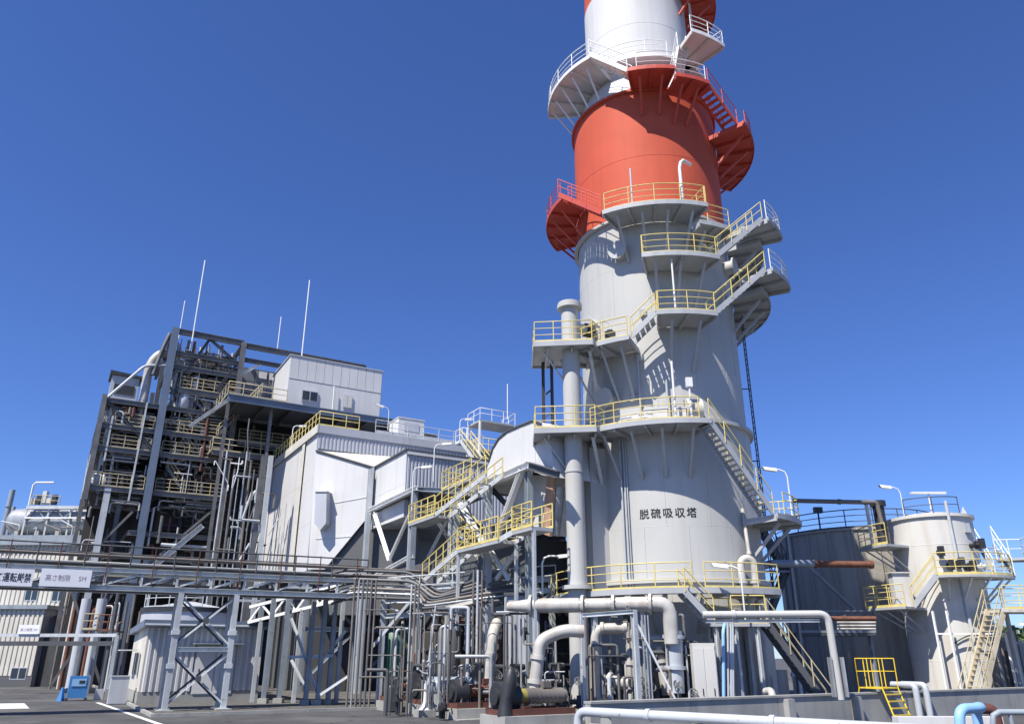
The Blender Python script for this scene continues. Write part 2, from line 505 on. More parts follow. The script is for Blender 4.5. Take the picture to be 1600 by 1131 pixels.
# ================================================================== absorber tower and stack
TC = Vector((8.2, 40.0, 0))
RT = 4.3
def pol(r, ph, z): return Vector((TC.x + r * math.sin(R(ph)), TC.y - r * math.cos(R(ph)), z))
tower = thing('absorber_tower', 'tall grey absorber tower with red and white stack, lettered on its front', 'tower', TC)
def lath(name, prof, m, n=72):
    b = MB(); b.lathe(TC, prof, n); return build(b, name, m, tower)
# shell courses, each a ring of plates with a proud weld bead
zs = [0.1, 3.0, 5.6, 8.05, 10.6, 13.1]
for a, c in zip(zs[:-1], zs[1:]): lath('shell_course', [(4.36, a), (4.36, c)], 'tower')
zs2 = [13.1, 16.0, 18.9, 21.8, 24.7]
for a, c in zip(zs2[:-1], zs2[1:]): lath('shell_course', [(4.26, a), (4.26, c)], 'tower')
for i_, (a, c) in enumerate(list(zip(zs[1:-1], zs[2:])) + list(zip(zs2[:-1], zs2[1:]))):
    r_ = 4.362 if i_ < 4 else 4.262
    for k in range(7):
        ph = -95 + 27 * k + (13 if i_ % 2 else 0)
        bar(tower, 'plate_seam', Vector((TC.x + r_ * math.sin(R(ph)), TC.y - r_ * math.cos(R(ph)), a)), Vector((TC.x + r_ * math.sin(R(ph)), TC.y - r_ * math.cos(R(ph)), c)), .022, .012, 'tower')
lath('shell_course', [(4.3, 24.7), (4.3, 28.45)], 'tred'); lath('shell_course', [(4.3, 28.45), (4.3, 32.95)], 'tred')
lath('cone', [(4.3, 32.95), (3.34, 35.4)], 'twhite')
zz = [35.4, 38.9, 42.6]
for a, c in zip(zz[:-1], zz[1:]): lath('shell_course', [(3.3, a), (3.3, c)], 'twhite')
lath('shell_course', [(3.28, 42.6), (3.15, 52)], 'tred'); lath('shell_course', [(3.15, 52), (3.0, 61)], 'twhite')
b = MB(); b.lathe(TC, [(3.0, 61), (2.8, 61), (2.8, 55)], 72); build(b, 'stack_lip', 'steeld', tower)
for z, r in ((8.05, 4.36), (10.6, 4.36), (16.0, 4.26), (18.9, 4.26), (21.8, 4.26)):
    lath('weld_bead', [(r, z - .012), (r + .006, z), (r, z + .012)], 'tower')
lath('weld_bead', [(4.3, 28.43), (4.312, 28.45), (4.3, 28.47)], 'reddeck'); lath('weld_bead', [(3.3, 38.88), (3.31, 38.9), (3.3, 38.92)], 'twhite')
def ring(name, r0, r1, z0, z1, m): return lath(name, [(r0, z0), (r1, z0), (r1, z1), (r0, z1)], m)
ring('flange_ring', 4.2, 4.56, 13.02, 13.20, 'tower')
ring('stiffener_ring', 4.3, 4.60, 5.52, 5.72, 'tower'); ring('stiffener_ring', 4.3, 4.5, 24.62, 24.76, 'tower')
ring('rim_ring', 4.25, 4.44, 32.86, 33.02, 'tred'); ring('base_ring', 4.3, 4.75, 0.1, 0.35, 'tower')

def arc(r, p0, p1, z, step=5.0):
    n = max(1, int(abs(p1 - p0) / step))
    return [pol(r, p0 + (p1 - p0) * k / n, z) for k in range(n + 1)]
def arc_deck(p0, p1, z, ri, ro, m, mr, railing=None, ends=(), brackets=0, blen=1.5, joists=True, name='platform', toe=.14, bm=None, shell=None):
    n = max(2, int((p1 - p0) / 6)); b = MB()
    th = 0.10
    for k in range(n):
        a, c = p0 + (p1 - p0) * k / n, p0 + (p1 - p0) * (k + 1) / n
        b.hexa([pol(ri, a, z - th), pol(ro, a, z - th), pol(ro, c, z - th), pol(ri, c, z - th)], [pol(ri, a, z), pol(ro, a, z), pol(ro, c, z), pol(ri, c, z)])
    d = build(b, name, m, tower)
    b = MB()
    for a, c in zip(arc(ro + .03, p0, p1, z - .06)[:-1], arc(ro + .03, p0, p1, z - .06)[1:]): b.bar(a, c, .05, .24)
    build(b, 'edge_channel', m, d)
    bm = bm or m
    nj = max(2, int(R(p1 - p0) * ro / 1.35))
    for k in range(nj + 1):
        ph = p0 + (p1 - p0) * (k + .02) / (nj + .04)
        if joists: bar(d, 'joist', pol(ri + .02, ph, z - .2), pol(ro - .02, ph, z - .2), .08, .18, bm)
    if brackets:
        brackets = max(2, round(brackets * .72))
        for k in range(brackets):
            ph = p0 + (p1 - p0) * (k + .5) / brackets
            rs = shell or ri
            bar(d, 'bracket', pol(ro - .35, ph, z - .28), pol(rs + .02, ph, z - .28 - blen), .13, .13, bm, 'angle')
    for seg in (railing or ()):
        rail(d, arc(ro - .04, seg[0], seg[1], z), mr, spacing=1.45, mids=(.36, .68), toe=toe, corners=False)
    for e in ends:
        rail(d, [pol(ri + .15, e, z), pol(ro - .04, e, z)], mr, spacing=1.0, mids=(.36, .68), toe=toe)
    return d
def tstair(pa, ra, za, pb, rb, zb, m, mr, w=.85, rise=.21):
    return stair(tower, pol(ra, pa, za), pol(rb, pb, zb), w, m, mr, rise=rise)
RI = 4.32
# level 1, low walkway ring
arc_deck(-105, 34, 5.1, 4.62, 6.25, 'deck', 'yel', railing=[(-105, -5), (0, 34)], brackets=9, blen=1.4, shell=4.4)
# level 2
arc_deck(-48, 9, 12.6, RI + .06, 6.15, 'deck', 'yel', railing=[(-46, 4)], brackets=6, blen=2.0)
tstair(38, 5.75, 8.5, 7, 5.75, 12.6, 'deck', 'yel')
arc_deck(37, 66, 8.45, RI + .06, 6.3, 'deck', 'yel', railing=[(44, 66)], ends=(66,), brackets=3)
# level 3
arc_deck(-66, -24, 16.95, RI, 6.15, 'deck', 'yel', railing=[(-62, -25)], brackets=6, blen=2.3)
tstair(-24, 5.6, 16.95, -11, 5.6, 18.1, 'deck', 'yel')
arc_deck(-11, 17.5, 18.1, RI, 6.1, 'deck', 'yel', railing=[(-10, 17)], ends=(-10.5,), brackets=3, blen=2.2)
tstair(17, 5.65, 18.1, 43, 6.7, 20.75, 'deck', 'yel')
arc_deck(42, 64, 20.75, 5.2, 7.35, 'deck', 'wrail', railing=[(42, 64)], ends=(64,), brackets=0)
arc_deck(50, 116, 20.4, RI, 6.2, 'deck', 'yel', railing=[(66, 116)], ends=(116,), brackets=6)
# level 4
arc_deck(-16, 22, 21.3, RI, 6.1, 'deck', 'yel', railing=[(-15.5, 22)], ends=(-15.7,), brackets=4, blen=2.0)
tstair(21, 5.65, 21.3, 46, 6.7, 23.85, 'deck', 'yel')
arc_deck(45, 64, 23.85, 5.0, 7.3, 'deck', 'wrail', railing=[(45, 64)], ends=(64,), brackets=0)
arc_deck(56, 120, 23.6, RI, 6.2, 'deck', 'yel', railing=[(66, 120)], brackets=5)
# level 5
arc_deck(-34, 18, 24.25, RI, 6.15, 'deck', 'yel', railing=[(-33, 17)], ends=(17.6,), brackets=6, blen=2.0)
arc_deck(13, 32, 23.2, RI, 6.1, 'deck', 'yel', railing=[(18, 31)], brackets=2)
tstair(-34, 5.7, 24.25, -62, 6.0, 26.6, 'reddeck', 'rrail')
arc_deck(-118, -62, 26.6, RI + .02, 6.1, 'reddeck', 'rrail', railing=[(-118, -64)], ends=(-118,), brackets=6, bm='reddeck')
# level 6
tstair(-16, 5.6, 33.0, -39, 5.6, 35.1, 'whitedeck', 'wrail')
arc_deck(-17, 8, 33.0, 4.46, 6.1, 'reddeck', 'wrail', railing=[(-12, 8)], brackets=3, blen=1.6, shell=4.3)
arc_deck(8, 28, 32.5, 4.46, 6.1, 'reddeck', 'wrail', railing=[(8, 26)], brackets=3, blen=1.6, shell=4.3)
tstair(50, 5.7, 30.75, 27, 5.6, 32.5, 'reddeck', 'rrail')
arc_deck(49, 112, 30.75, RI + .02, 6.45, 'reddeck', 'rrail', railing=[(54, 112)], ends=(112,), brackets=6, bm='reddeck')
arc_deck(-97, -38, 35.1, 3.45, 5.85, 'whitedeck', 'wrail', railing=[(-97, -38)], ends=(-97,), brackets=7, blen=2.3, bm='whitedeck', shell=3.9)
arc_deck(-60, 60, 35.6, 3.34, 4.2, 'whitedeck', 'wrail', railing=[(-60, 14)], joists=False)
arc_deck(18, 40, 35.6, 3.8, 6.4, 'whitedeck', 'wrail', railing=[(18, 40)], ends=(40,), bm='cream')
tstair(17, 4.3, 33.1, 19, 5.2, 35.4, 'whitedeck', 'wrail', w=.6)
arc_deck(35, 130, 42.3, 3.32, 5.3, 'reddeck', 'rrail', railing=[(35, 130)], brackets=6, bm='reddeck')
arc_deck(-120, 130, 52, 3.2, 5.0, 'reddeck', 'rrail', railing=[(-120, 130)], brackets=10, bm='reddeck')
# caged ladder on the far right flank
lad = MB()
for s in (-.22, .22):
    a = pol(4.75, 84, 5.2); d = Vector((math.cos(R(84)), math.sin(R(84)), 0)); lad.bar(a + d * s, a + d * s + ZA * 18.2, .05, .05)
ld = build(lad, 'ladder', 'steeld', tower)
for k in range(60): bar(ld, 'rung', pol(4.75, 84, 5.4 + k * .3) - d * .22, pol(4.75, 84, 5.4 + k * .3) + d * .22, .03, .03, 'steeld')
for z in (8, 12, 16, 20, 23): bar(ld, 'stay', pol(4.3, 84, z), pol(4.75, 84, z), .05, .05, 'steeld')
lad = MB()
for s in (-.22, .22):
    a = pol(3.75, 62, 35.7); d2 = Vector((math.cos(R(62)), math.sin(R(62)), 0)); lad.bar(a + d2 * s, a + d2 * s + ZA * 6.8, .05, .05)
ld = build(lad, 'ladder', 'wrail', tower)
for k in range(20): bar(ld, 'rung', pol(3.75, 62, 36 + k * .33) - d2 * .22, pol(3.75, 62, 36 + k * .33) + d2 * .22, .03, .03, 'wrail')
# lettering wrapped round the shell
t0, t1 = -31.0, 5.0
chars = '\u8131\u786b\u5438\u53ce\u5854'
for k, ch in enumerate(chars):
    me = text_mesh(ch, 0.48, 0.016)
    phc = t0 + (t1 - t0) * (k + .5) / 5
    for v in me.vertices:
        ph = phc + math.degrees((v.co.x - .24) / 4.37)
        p = pol(4.372, ph, 8.46 + v.co.y)
        v.co = p
    me.materials.clear(); me.materials.append(M['ink'])
    place('letter', me, tower)
# conduits, nozzles, manholes and lamps on the shell
for ph, z0, z1, r in ((-41, 5.3, 12.4, .06), (-38.5, 5.3, 12.4, .04), (-37, 5.2, 12.4, .03), (-25, 12.7, 16.6, .05), (-52, 12.7, 16.8, .06), (-8, 18.2, 20.4, .06), (-8, 12.7, 15.4, .06)):
    pipe('conduit', None, [pol(4.46, ph, z0), pol(4.46, ph, z1)], r, 'pipeg', parent=tower, n=8)
for ph, z in ((-48, 14.6), (-62, 19.0), (-47, 18.0), (56, 22.3), (-33, 22.6)):
    o = pol(4.2, ph, z); e = pol(4.75, ph, z); b = MB(); b.cyl(o, e, .38, n=20); nz = build(b, 'nozzle', 'tower', tower)
    b = MB(); b.cyl(e, pol(4.84, ph, z), .52, n=20); build(b, 'blind_flange', 'tower', nz)
for ph, z in ((-20, 18.75), (-24, 16.3), (-30, 14.2)):
    b = MB(); b.cbox(pol(4.3, ph, z), .32, .2, .32); build(b, 'bracket_box', 'tower', tower)
b = MB(); b.tube([pol(5.95, 6, 24.3), pol(5.95, 6, 26.4), pol(5.9, 7, 26.8), pol(5.75, 9, 27.05), pol(5.4, 15, 27.1)], .09, 10); build(b, 'davit', 'lamp', tower)
b = MB(); b.tube([pol(5.9, -19, 24.3), pol(5.9, -19, 26.6)], .05, 8); build(b, 'lamp_pole', 'steell', tower)
b = MB(); b.tube([pol(6.0, -6, 12.6), pol(6.0, -6, 15.5)], .06, 8); build(b, 'lamp_pole', 'lamp', tower)
b = MB(); b.tube([pol(5.9, -2, 18.1), pol(5.9, -2, 21.0)], .05, 8); build(b, 'lamp_pole', 'lamp', tower)
b = MB(); b.tube([pol(6.0, 1, 12.6), pol(6.0, 1, 14.2)], .05, 8); b.cbox(pol(6.0, 1, 14.2), .3, .2, .45); build(b, 'lamp_pole', 'lamp', tower)
# boxes stored on level 2, things of their own
for k, (ph, w, h) in enumerate(((-30, .5, .45), (-25, .8, .6), (-20, .6, .5), (-15, 1.1, .7), (-3, .5, .7))):
    c = pol(5.3, ph, 12.6); b = MB(); ux = Vector((math.cos(R(ph)), math.sin(R(ph)), 0))
    b.cbox(c, w, .5, h, ux, Vector((-ux.y, ux.x, 0))); b.cbox(c + ZA * h, w + .06, .56, .05, ux, Vector((-ux.y, ux.x, 0)))
    tag(build(b, 'instrument_box', 'clad'), 'white instrument box on the curved deck above the shaded tower wall', 'box', 'white boxes on the tower deck')
b = MB(); c = pol(5.25, 3, 13.25)
for k in range(9):
    a0 = math.pi * k / 8
b.cyl(pol(5.25, 0, 13.3), pol(5.25, 8, 13.3), .55, n=24); b.cbox(pol(5.25, 4, 12.6), .9, .5, .5)
tag(build(b, 'blower', 'cream'), 'cream rounded blower housing at the head of the tower stair', 'blower')
# fin duct against the shaded left flank
fd = thing('riser_duct', 'flat sided grey riser duct against the shaded left flank of tower', 'duct', pol(5.0, -66, 5.2))
b = MB(); nrm = pol(1, -66, 0) - pol(0, -66, 0); tg = Vector((-nrm.y, nrm.x, 0))
b.box(pol(4.15, -66, 5.2) - tg * .9, tg * 1.8, nrm * 1.0, ZA * 6.9); build(b, 'casing', 'tower', fd)
for s in (-.9, -.3, .3, .9):
    bar(fd, 'stiffener', pol(5.17, -66, 5.3) + tg * s, pol(5.17, -66, 12.0) + tg * s, .07, .07, 'tower')

# ------------------------------------------------------------------ bypass stand pipe beside the tower, with its own decks
VP = Vector((2.98, 36.2, 0))
vp = thing('stand_pipe', 'tall pale grey stand pipe with a flanged top beside the tower', 'pipe', VP)
b = MB(); b.cyl(VP + ZA * .4, VP + ZA * 19.2, .44, n=32); build(b, 'shaft', 'tower', vp)
b = MB(); b.cyl(VP + ZA * 19.2, VP + ZA * 19.42, .64, n=32); b.cyl(VP + ZA * 19.44, VP + ZA * 19.52, .60, n=32); build(b, 'top_flange', 'tower', vp)
b = MB(); b.cyl(VP + ZA * 5.25, VP + ZA * 5.42, .72, n=32); build(b, 'collar', 'tower', vp)
b = MB(); b.cyl(VP + ZA * 10.6, VP + ZA * 10.68, .47, n=32); build(b, 'seam', 'tower', vp)
b = MB(); b.cyl(VP + ZA * .08, VP + ZA * .42, .8, n=24); build(b, 'foot', 'conc', vp)
for z in (17.0, 12.55):
    b = MB(); c0 = [(-1.9, -.9), (1.0, -1.2), (1.6, -.2), (1.6, 2.2), (-1.9, 2.2)]
    b.prism([VP + Vector((x, y, z - .12)) for x, y in c0], ZA * .12); dk = build(b, 'deck', 'deck', vp)
    b = MB()
    for (xa, ya), (xb, yb) in zip(c0, c0[1:] + c0[:1]): b.bar(VP + Vector((xa, ya, z - .1)), VP + Vector((xb, yb, z - .1)), .06, .26)
    build(b, 'edge_channel', 'deck', dk)
    rail(dk, [VP + Vector((x, y, z)) for x, y in ((-1.86, 2.1), (-1.86, -.86), (.98, -1.15), (1.5, -.25))], 'yel', mids=(.36, .68), spacing=.95)
    for x in (-1.2, 0, 1.0): bar(dk, 'joist', VP + Vector((x, -.8, z - .25)), VP + Vector((x, 2.1, z - .25)), .08, .2, 'steell')
    bar(dk, 'bracket', VP + Vector((-1.4, -.3, z - .25)), VP + Vector((-.3, 0, z - 1.8)), .1, .1, 'steell', 'angle'); bar(dk, 'bracket', VP + Vector((.9, -.6, z - .3)), pol(4.3, -58, z - 2.6), .16, .16, 'steell', 'angle')
b = MB(); b.cyl(VP + ZA * 18.3, Vector((4.9, 37.5, 18.3)), .26, n=16); build(b, 'branch', 'tower', vp)
b = MB(); b.cyl(VP.lerp(Vector((4.9, 37.5, 0)), .42) + ZA * 18.3, VP.lerp(Vector((4.9, 37.5, 0)), .62) + ZA * 18.3, .36, n=16); build(b, 'valve_body', 'dark', vp)
for xo, zt in ((-1.35, 16.9), (-.9, 16.9)):
    bar(vp, 'strut', VP + Vector((xo, 1.6, 12.6)), VP + Vector((xo, 1.6, zt)), .12, .12, 'steeld', 'ibeam')
for z in (13.8, 15.0): bar(vp, 'strut', VP + Vector((-1.35, 1.6, z)), VP + Vector((-.9, 1.6, z + .4)), .08, .08, 'steeld')
# man-sized hand valve on level 3
hv = thing('hand_valve', 'dark hand wheel valve standing on the tower deck by the stand pipe', 'valve', pol(5.4, -37, 16.95))
b = MB(); b.cyl(pol(5.4, -37, 16.95), pol(5.4, -37, 17.8), .16, n=12); b.cbox(pol(5.4, -37, 17.2), .5, .4, .5); build(b, 'body', 'dark', hv)
b = MB(); cc = pol(5.4, -40, 18.1); b.tube([cc + Vector((.32 * math.cos(a), .1 * math.sin(a), .32 * math.sin(a))) for a in [k * math.pi / 8 for k in range(17)]], .03, 6); build(b, 'hand_wheel', 'steell', hv)
# ================================================================== pipework and pumps in front of the tower
hp = [P(806, 957, 35.0), P(833, 951, 34.6), P(905, 945, 34.2), P(1026, 938, 33.4)]
z_ = hp[2].z
hp = [Vector((p.x, p.y, z_)) for p in hp]
head = thing('header_pipe', 'fat pale lagged header pipe running level across the tower foot', 'pipe', (hp[2].x, hp[2].y, z_))
b = MB(); b.tube([hp[0] - Vector((.3, -.2, 0)), hp[0], hp[1], hp[2]], [.20, .22, .30, .30], 20); build(b, 'reducer', 'pipew', head)
dn = Vector((hp[3].x + .35, hp[3].y - .1, 0))
b = MB(); b.tube([hp[2], hp[2].lerp(hp[3], .45)], .275, 20); build(b, 'run', 'pipew', head)
e = hp[3]
b = MB(); b.tube([hp[2].lerp(hp[3], .45), e, e + Vector((.25, -.02, -.03)), e + Vector((.42, -.03, -.16)), e + Vector((.5, -.04, -.4)), Vector((e.x + .5, e.y - .04, 2.9))], .30, 20); build(b, 'elbow', 'pipew', head)
dh = (hp[3] - hp[2]).normalized()
for f in (.05, .45, .92):
    p = hp[2].lerp(hp[3], f); b = MB(); b.cyl(p - dh * .06, p + dh * .06, .42, n=20); fl = build(b, 'flange', 'pipew', head)
    for k in range(12):
        a = k * math.pi / 6; q = p + ZA * .375 * math.cos(a) + dh.cross(ZA) * .375 * math.sin(a); bar(fl, 'bolt', q - dh * .1, q + dh * .1, .05, .05, 'steeld', 'post')
p = hp[0].lerp(hp[1], .9); b = MB(); b.cyl(p - dh * .06, p + dh * .06, .46, n=20); build(b, 'flange', 'pipew', head)
for f in (.2, .8):
    p = hp[2].lerp(hp[3], f); bar(head, 'support', Vector((p.x, p.y + .2, .1)), Vector((p.x, p.y + .2, z_ - .3)), .2, .2, 'steell', 'ibeam')
# second, lower loop
lo = [P(930, 1075, 34.2), P(930, 981, 34.2), P(986, 980, 33.9), P(986, 1060, 33.9)]
pipe('loop_pipe', 'pale square loop of lagged pipe below the header pipe', lo, .2, 'pipew', bend=.5, n=16, flanges=((1, .2), (1, .85), (2, .7)))
pipe('loop_pipe', 'short pale lagged pipe lying low beside the steel post', [P(938, 1063, 34.5), P(985, 1068, 34.3)], .26, 'pipew', n=16, flanges=((0, .1),))
pipe('riser_pipe', 'grey shaded riser pipe under the elbow of the header', [P(1052, 985, 33.6), P(1056, 1082, 33.6)], .36, 'pipeg', n=16, flanges=((0, .1), (0, .6)))
pipe('riser_pipe', 'leaning pale riser pipe between loop pipe and white cabinet', [P(1030, 1010, 34.4), P(1042, 1085, 34.4)], .22, 'pipew', n=14, flanges=((0, .3),))
# steel goal-post frame in front of the loop
gf = thing('pipe_support_frame', 'light grey steel goal post frame carrying thin pipes before the tower', 'frame', PZ(994, 1098, .1))
a_, c_ = P(990, 952, 32.6), P(908, 958, 33.4)
bar(gf, 'post', Vector((a_.x, a_.y, .1)), a_, .2, .2, 'steell', 'ibeam'); bar(gf, 'post', Vector((c_.x, c_.y, .1)), c_, .16, .16, 'steell', 'ibeam')
bar(gf, 'beam', c_ - ZA * .08, a_ - ZA * .08, .14, .16, 'steell', 'ibeam'); bar(gf, 'brace', a_ - ZA * .3, Vector((a_.x + 1.7, a_.y - .6, .1)), .07, .07, 'steell', 'angle')
for k in range(3): bar(gf, 'pipe_run', a_ + Vector((.35 + k * .12, .2, -.2)), Vector((a_.x + .35 + k * .12, a_.y + .2, .15)), .06, .06, 'galv', 'cyl')
# hand wheels and valve sets: countable, each a thing
def valve(base, h, label, wheel=.16, m='dark', ang=0.4, grp='valve sets among the pipework at the tower foot'):
    base = Vector(base)
    t = thing('valve_set', label, 'valve', base, grp)
    b = MB(); b.cyl(base, base + ZA * h * .55, .07, n=10); b.cyl(base + ZA * h * .3, base + ZA * h * .62, .15, .10, n=12); b.cyl(base + ZA * h * .28, base + ZA * h * .34, .22, n=14)
    dx = Vector((math.cos(ang), math.sin(ang), 0)); b.cyl(base + ZA * h * .45 - dx * .35, base + ZA * h * .45 + dx * .35, .10, n=12)
    build(b, 'body', m, t)
    b = MB(); c = base + ZA * h; n_ = Vector((math.sin(ang), -math.cos(ang), .5)).normalized(); x = n_.orthogonal().normalized(); y = n_.cross(x)
    b.tube([c + (x * math.cos(a) + y * math.sin(a)) * wheel for a in [k * math.pi / 8 for k in range(17)]], .022, 6, caps=False)
    for k in range(3):
        a = k * math.pi / 3; b.bar(c - (x * math.cos(a) + y * math.sin(a)) * wheel, c + (x * math.cos(a) + y * math.sin(a)) * wheel, .025, .025)
    b.cyl(base + ZA * h * .55, c, .025, n=6); build(b, 'hand_wheel', 'steelk', t)
    return t
vl = 'small hand wheel valve among the pipes at the tower foot'
for (x, y, Y, h) in ((983, 972, 33.2, .5), (1005, 1075, 33.5, 1.0), (945, 1085, 33.0, 1.1), (1060, 1092, 33.2, .9), (1075, 1085, 34.0, 1.3), (958, 1092, 32.5, .7), (1020, 1094, 32.9, .8), (820, 1000, 36.5, .9), (905, 1090, 33.6, 1.0), (870, 1090, 34.6, 1.2), (1085, 1094, 32.8, .6)):
    p = P(x, y, Y)
    if p.z < 2.5: p.z = .1
    valve(p, h + (0 if p.z > 1 else .4), vl if p.z < 1 else 'hand wheel valve perched on pipe run near the header pipe', ang=rnd.uniform(0, 3))
# thin pipes of the dense foot of the tower
tp = '{} upright pipe in the crowded pipework at the tower foot'
for k in range(34):
    x = rnd.uniform(912, 1135); Y = rnd.uniform(33.2, 35.2); base = P(x, 1085, Y); base.z = .1; h = rnd.uniform(1.2, 4.2); r = rnd.choice((.025, .035, .05, .07, .09))
    pts = [base, base + ZA * h]
    if rnd.random() < .6: pts += [base + ZA * h + Vector((rnd.uniform(-1.2, 1.2), rnd.uniform(-.2, .4), 0))]
    pipe('thin_pipe', tp, pts, r, rnd.choice(('pipeg', 'steelk', 'piped', 'piped', 'steeld', 'steell')), group='thin pipes at the tower foot', bend=.15, n=8)
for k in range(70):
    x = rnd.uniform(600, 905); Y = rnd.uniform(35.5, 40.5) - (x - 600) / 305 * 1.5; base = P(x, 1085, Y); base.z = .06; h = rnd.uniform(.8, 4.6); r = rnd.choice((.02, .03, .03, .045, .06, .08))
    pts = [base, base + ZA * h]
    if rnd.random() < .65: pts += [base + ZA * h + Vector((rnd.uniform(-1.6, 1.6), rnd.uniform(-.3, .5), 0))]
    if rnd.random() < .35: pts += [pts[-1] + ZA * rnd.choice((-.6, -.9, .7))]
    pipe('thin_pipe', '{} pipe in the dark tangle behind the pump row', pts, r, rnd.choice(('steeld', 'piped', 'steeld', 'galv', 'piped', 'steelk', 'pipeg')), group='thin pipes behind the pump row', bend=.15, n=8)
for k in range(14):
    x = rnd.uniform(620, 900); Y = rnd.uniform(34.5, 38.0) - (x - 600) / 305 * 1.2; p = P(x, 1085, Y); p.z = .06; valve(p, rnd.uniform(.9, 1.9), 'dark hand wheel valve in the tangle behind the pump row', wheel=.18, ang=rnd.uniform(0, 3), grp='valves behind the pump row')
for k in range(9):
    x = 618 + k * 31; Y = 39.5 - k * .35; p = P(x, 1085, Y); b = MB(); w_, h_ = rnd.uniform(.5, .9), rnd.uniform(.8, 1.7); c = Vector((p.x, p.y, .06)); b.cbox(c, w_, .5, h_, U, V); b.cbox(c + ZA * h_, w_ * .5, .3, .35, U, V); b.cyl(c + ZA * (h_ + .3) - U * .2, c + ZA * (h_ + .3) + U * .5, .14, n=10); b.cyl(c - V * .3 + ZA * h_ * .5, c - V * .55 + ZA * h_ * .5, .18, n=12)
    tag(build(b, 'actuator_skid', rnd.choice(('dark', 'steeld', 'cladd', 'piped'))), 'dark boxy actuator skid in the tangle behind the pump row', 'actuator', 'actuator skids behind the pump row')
for k in range(13):  # dark boxes added to stand in for shade under the walkway ring
    x = 915 + k * 17 + rnd.uniform(-4, 4); Y = rnd.uniform(34.6, 35.4); p = P(x, 1085, Y); b = MB(); w_, h_ = rnd.uniform(.4, .8), rnd.uniform(.9, 2.3); c = Vector((p.x, p.y, .1)); b.cbox(c, w_, .45, h_); b.cbox(c + ZA * h_, w_ * .55, .3, .3); b.cyl(c + ZA * h_ * .6 - Vector((0, .2, 0)), c + ZA * h_ * .6 - Vector((0, .5, 0)), .15, n=12); b.cyl(c + ZA * (h_ + .15) - Vector((.3, 0, 0)), c + ZA * (h_ + .15) + Vector((.3, 0, 0)), .11, n=10)
    tag(build(b, 'shade_filler_box', rnd.choice(('dark', 'steeld', 'cladd', 'piped', 'steelk'))), 'dark filler box put in for shade at the tower foot behind the header pipe', 'filler box', 'dark filler boxes put in at the tower foot')
for k in range(16):
    x = rnd.uniform(915, 1090); Y = rnd.uniform(33.6, 34.8); z = rnd.uniform(.6, 3.6); p = P(x, 1050, Y); p.z = z; L_ = rnd.uniform(.8, 2.4)
    pipe('level_pipe', '{} level pipe crossing low before the tower foot', [Vector((p.x, p.y, .1)), p, p + Vector((L_, .1, 0)), Vector((p.x + L_, p.y + .1, .1))], rnd.choice((.03, .045, .06, .09)), rnd.choice(('piped', 'steeld', 'pipeg', 'steelk', 'galv')), group='level pipes at the tower foot', bend=.15, n=8)
# white switch cabinets
for (x0, x1, yt, Y, lb) in ((1088, 1124, 1004, 33.0, 'tall white switch cabinet standing left of blue pipe at tower foot'),):
    p0, p1, pt = P(x0, 1090, Y), P(x1, 1090, Y), P(x0, yt, Y)
    t = thing('switch_cabinet', lb, 'cabinet', (p0.x, p0.y, .1)); b = MB(); b.box((p0.x, Y, .1), Vector((p1.x - p0.x, 0, 0)), Vector((0, .5, 0)), ZA * (pt.z - .1)); build(b, 'body', 'tank', t)
    w = (p1.x - p0.x) / 2
    for k in range(2):
        b = MB(); b.box((p0.x + k * w + .03, Y - .025, .3), Vector((w - .06, 0, 0)), Vector((0, .023, 0)), ZA * (pt.z - .5)); dr = build(b, 'door', 'tank', t)
        b = MB(); b.box((p0.x + k * w + w * .6, Y - .06, 1.0), Vector((.03, 0, 0)), Vector((0, .03, 0)), ZA * .25); build(b, 'handle', 'dark', dr)
pipe('blue_pipe', 'thin light blue pipe standing between white cabinet and dark stair', [P(1131, 1090, 33.0), P(1130, 985, 33.0), P(1133, 972, 33.4)], .07, 'bluel', bend=.2)
for k, x in enumerate((1138, 1143, 1146)): pipe('cable_riser', 'pale cable riser beside the blue pipe at tower foot', [P(x, 1088, 33.1), P(x - 1, 972, 33.1)], .05, 'pipeg', group='cable risers by the blue pipe')
# inverted U vents by the right flank
vt = thing('vent_loop', 'white inverted U vent pipe against the right flank of tower', 'pipe', pol(5.3, 40, 3.6))
a_, c_ = P(1163, 935, 36.0), P(1184, 937, 36.0); zt = P(1172, 872, 36.0).z
b = MB(); n_ = 10; b.tube([a_] + [Vector(((a_.x + c_.x) / 2 - (c_.x - a_.x) / 2 * math.cos(math.pi * k / n_), 36.0, zt - .3 + (c_.x - a_.x) / 2 * math.sin(math.pi * k / n_))) for k in range(n_ + 1)] + [c_], .17, 14); build(b, 'loop', 'pipew', vt)
for q in (a_, c_):
    b = MB(); b.cyl(Vector((q.x, q.y, q.z)), Vector((q.x, q.y, q.z + .1)), .26, n=14); build(b, 'flange', 'pipew', vt)
    b = MB(); b.cyl(Vector((q.x, q.y, zt - 1.1)), Vector((q.x, q.y, zt - 1.0)), .24, n=14); build(b, 'flange', 'pipew', vt)
    b = MB(); b.cyl(Vector((q.x, q.y, .1)), q, .17, n=12); build(b, 'leg', 'pipew', vt)
pipe('vent_pipe', 'slim white pipe climbing the right flank above vent loop', [P(1171, 868, 36.0), P(1160, 795, 36.6)], .09, 'pipew', flanges=((0, .05),))
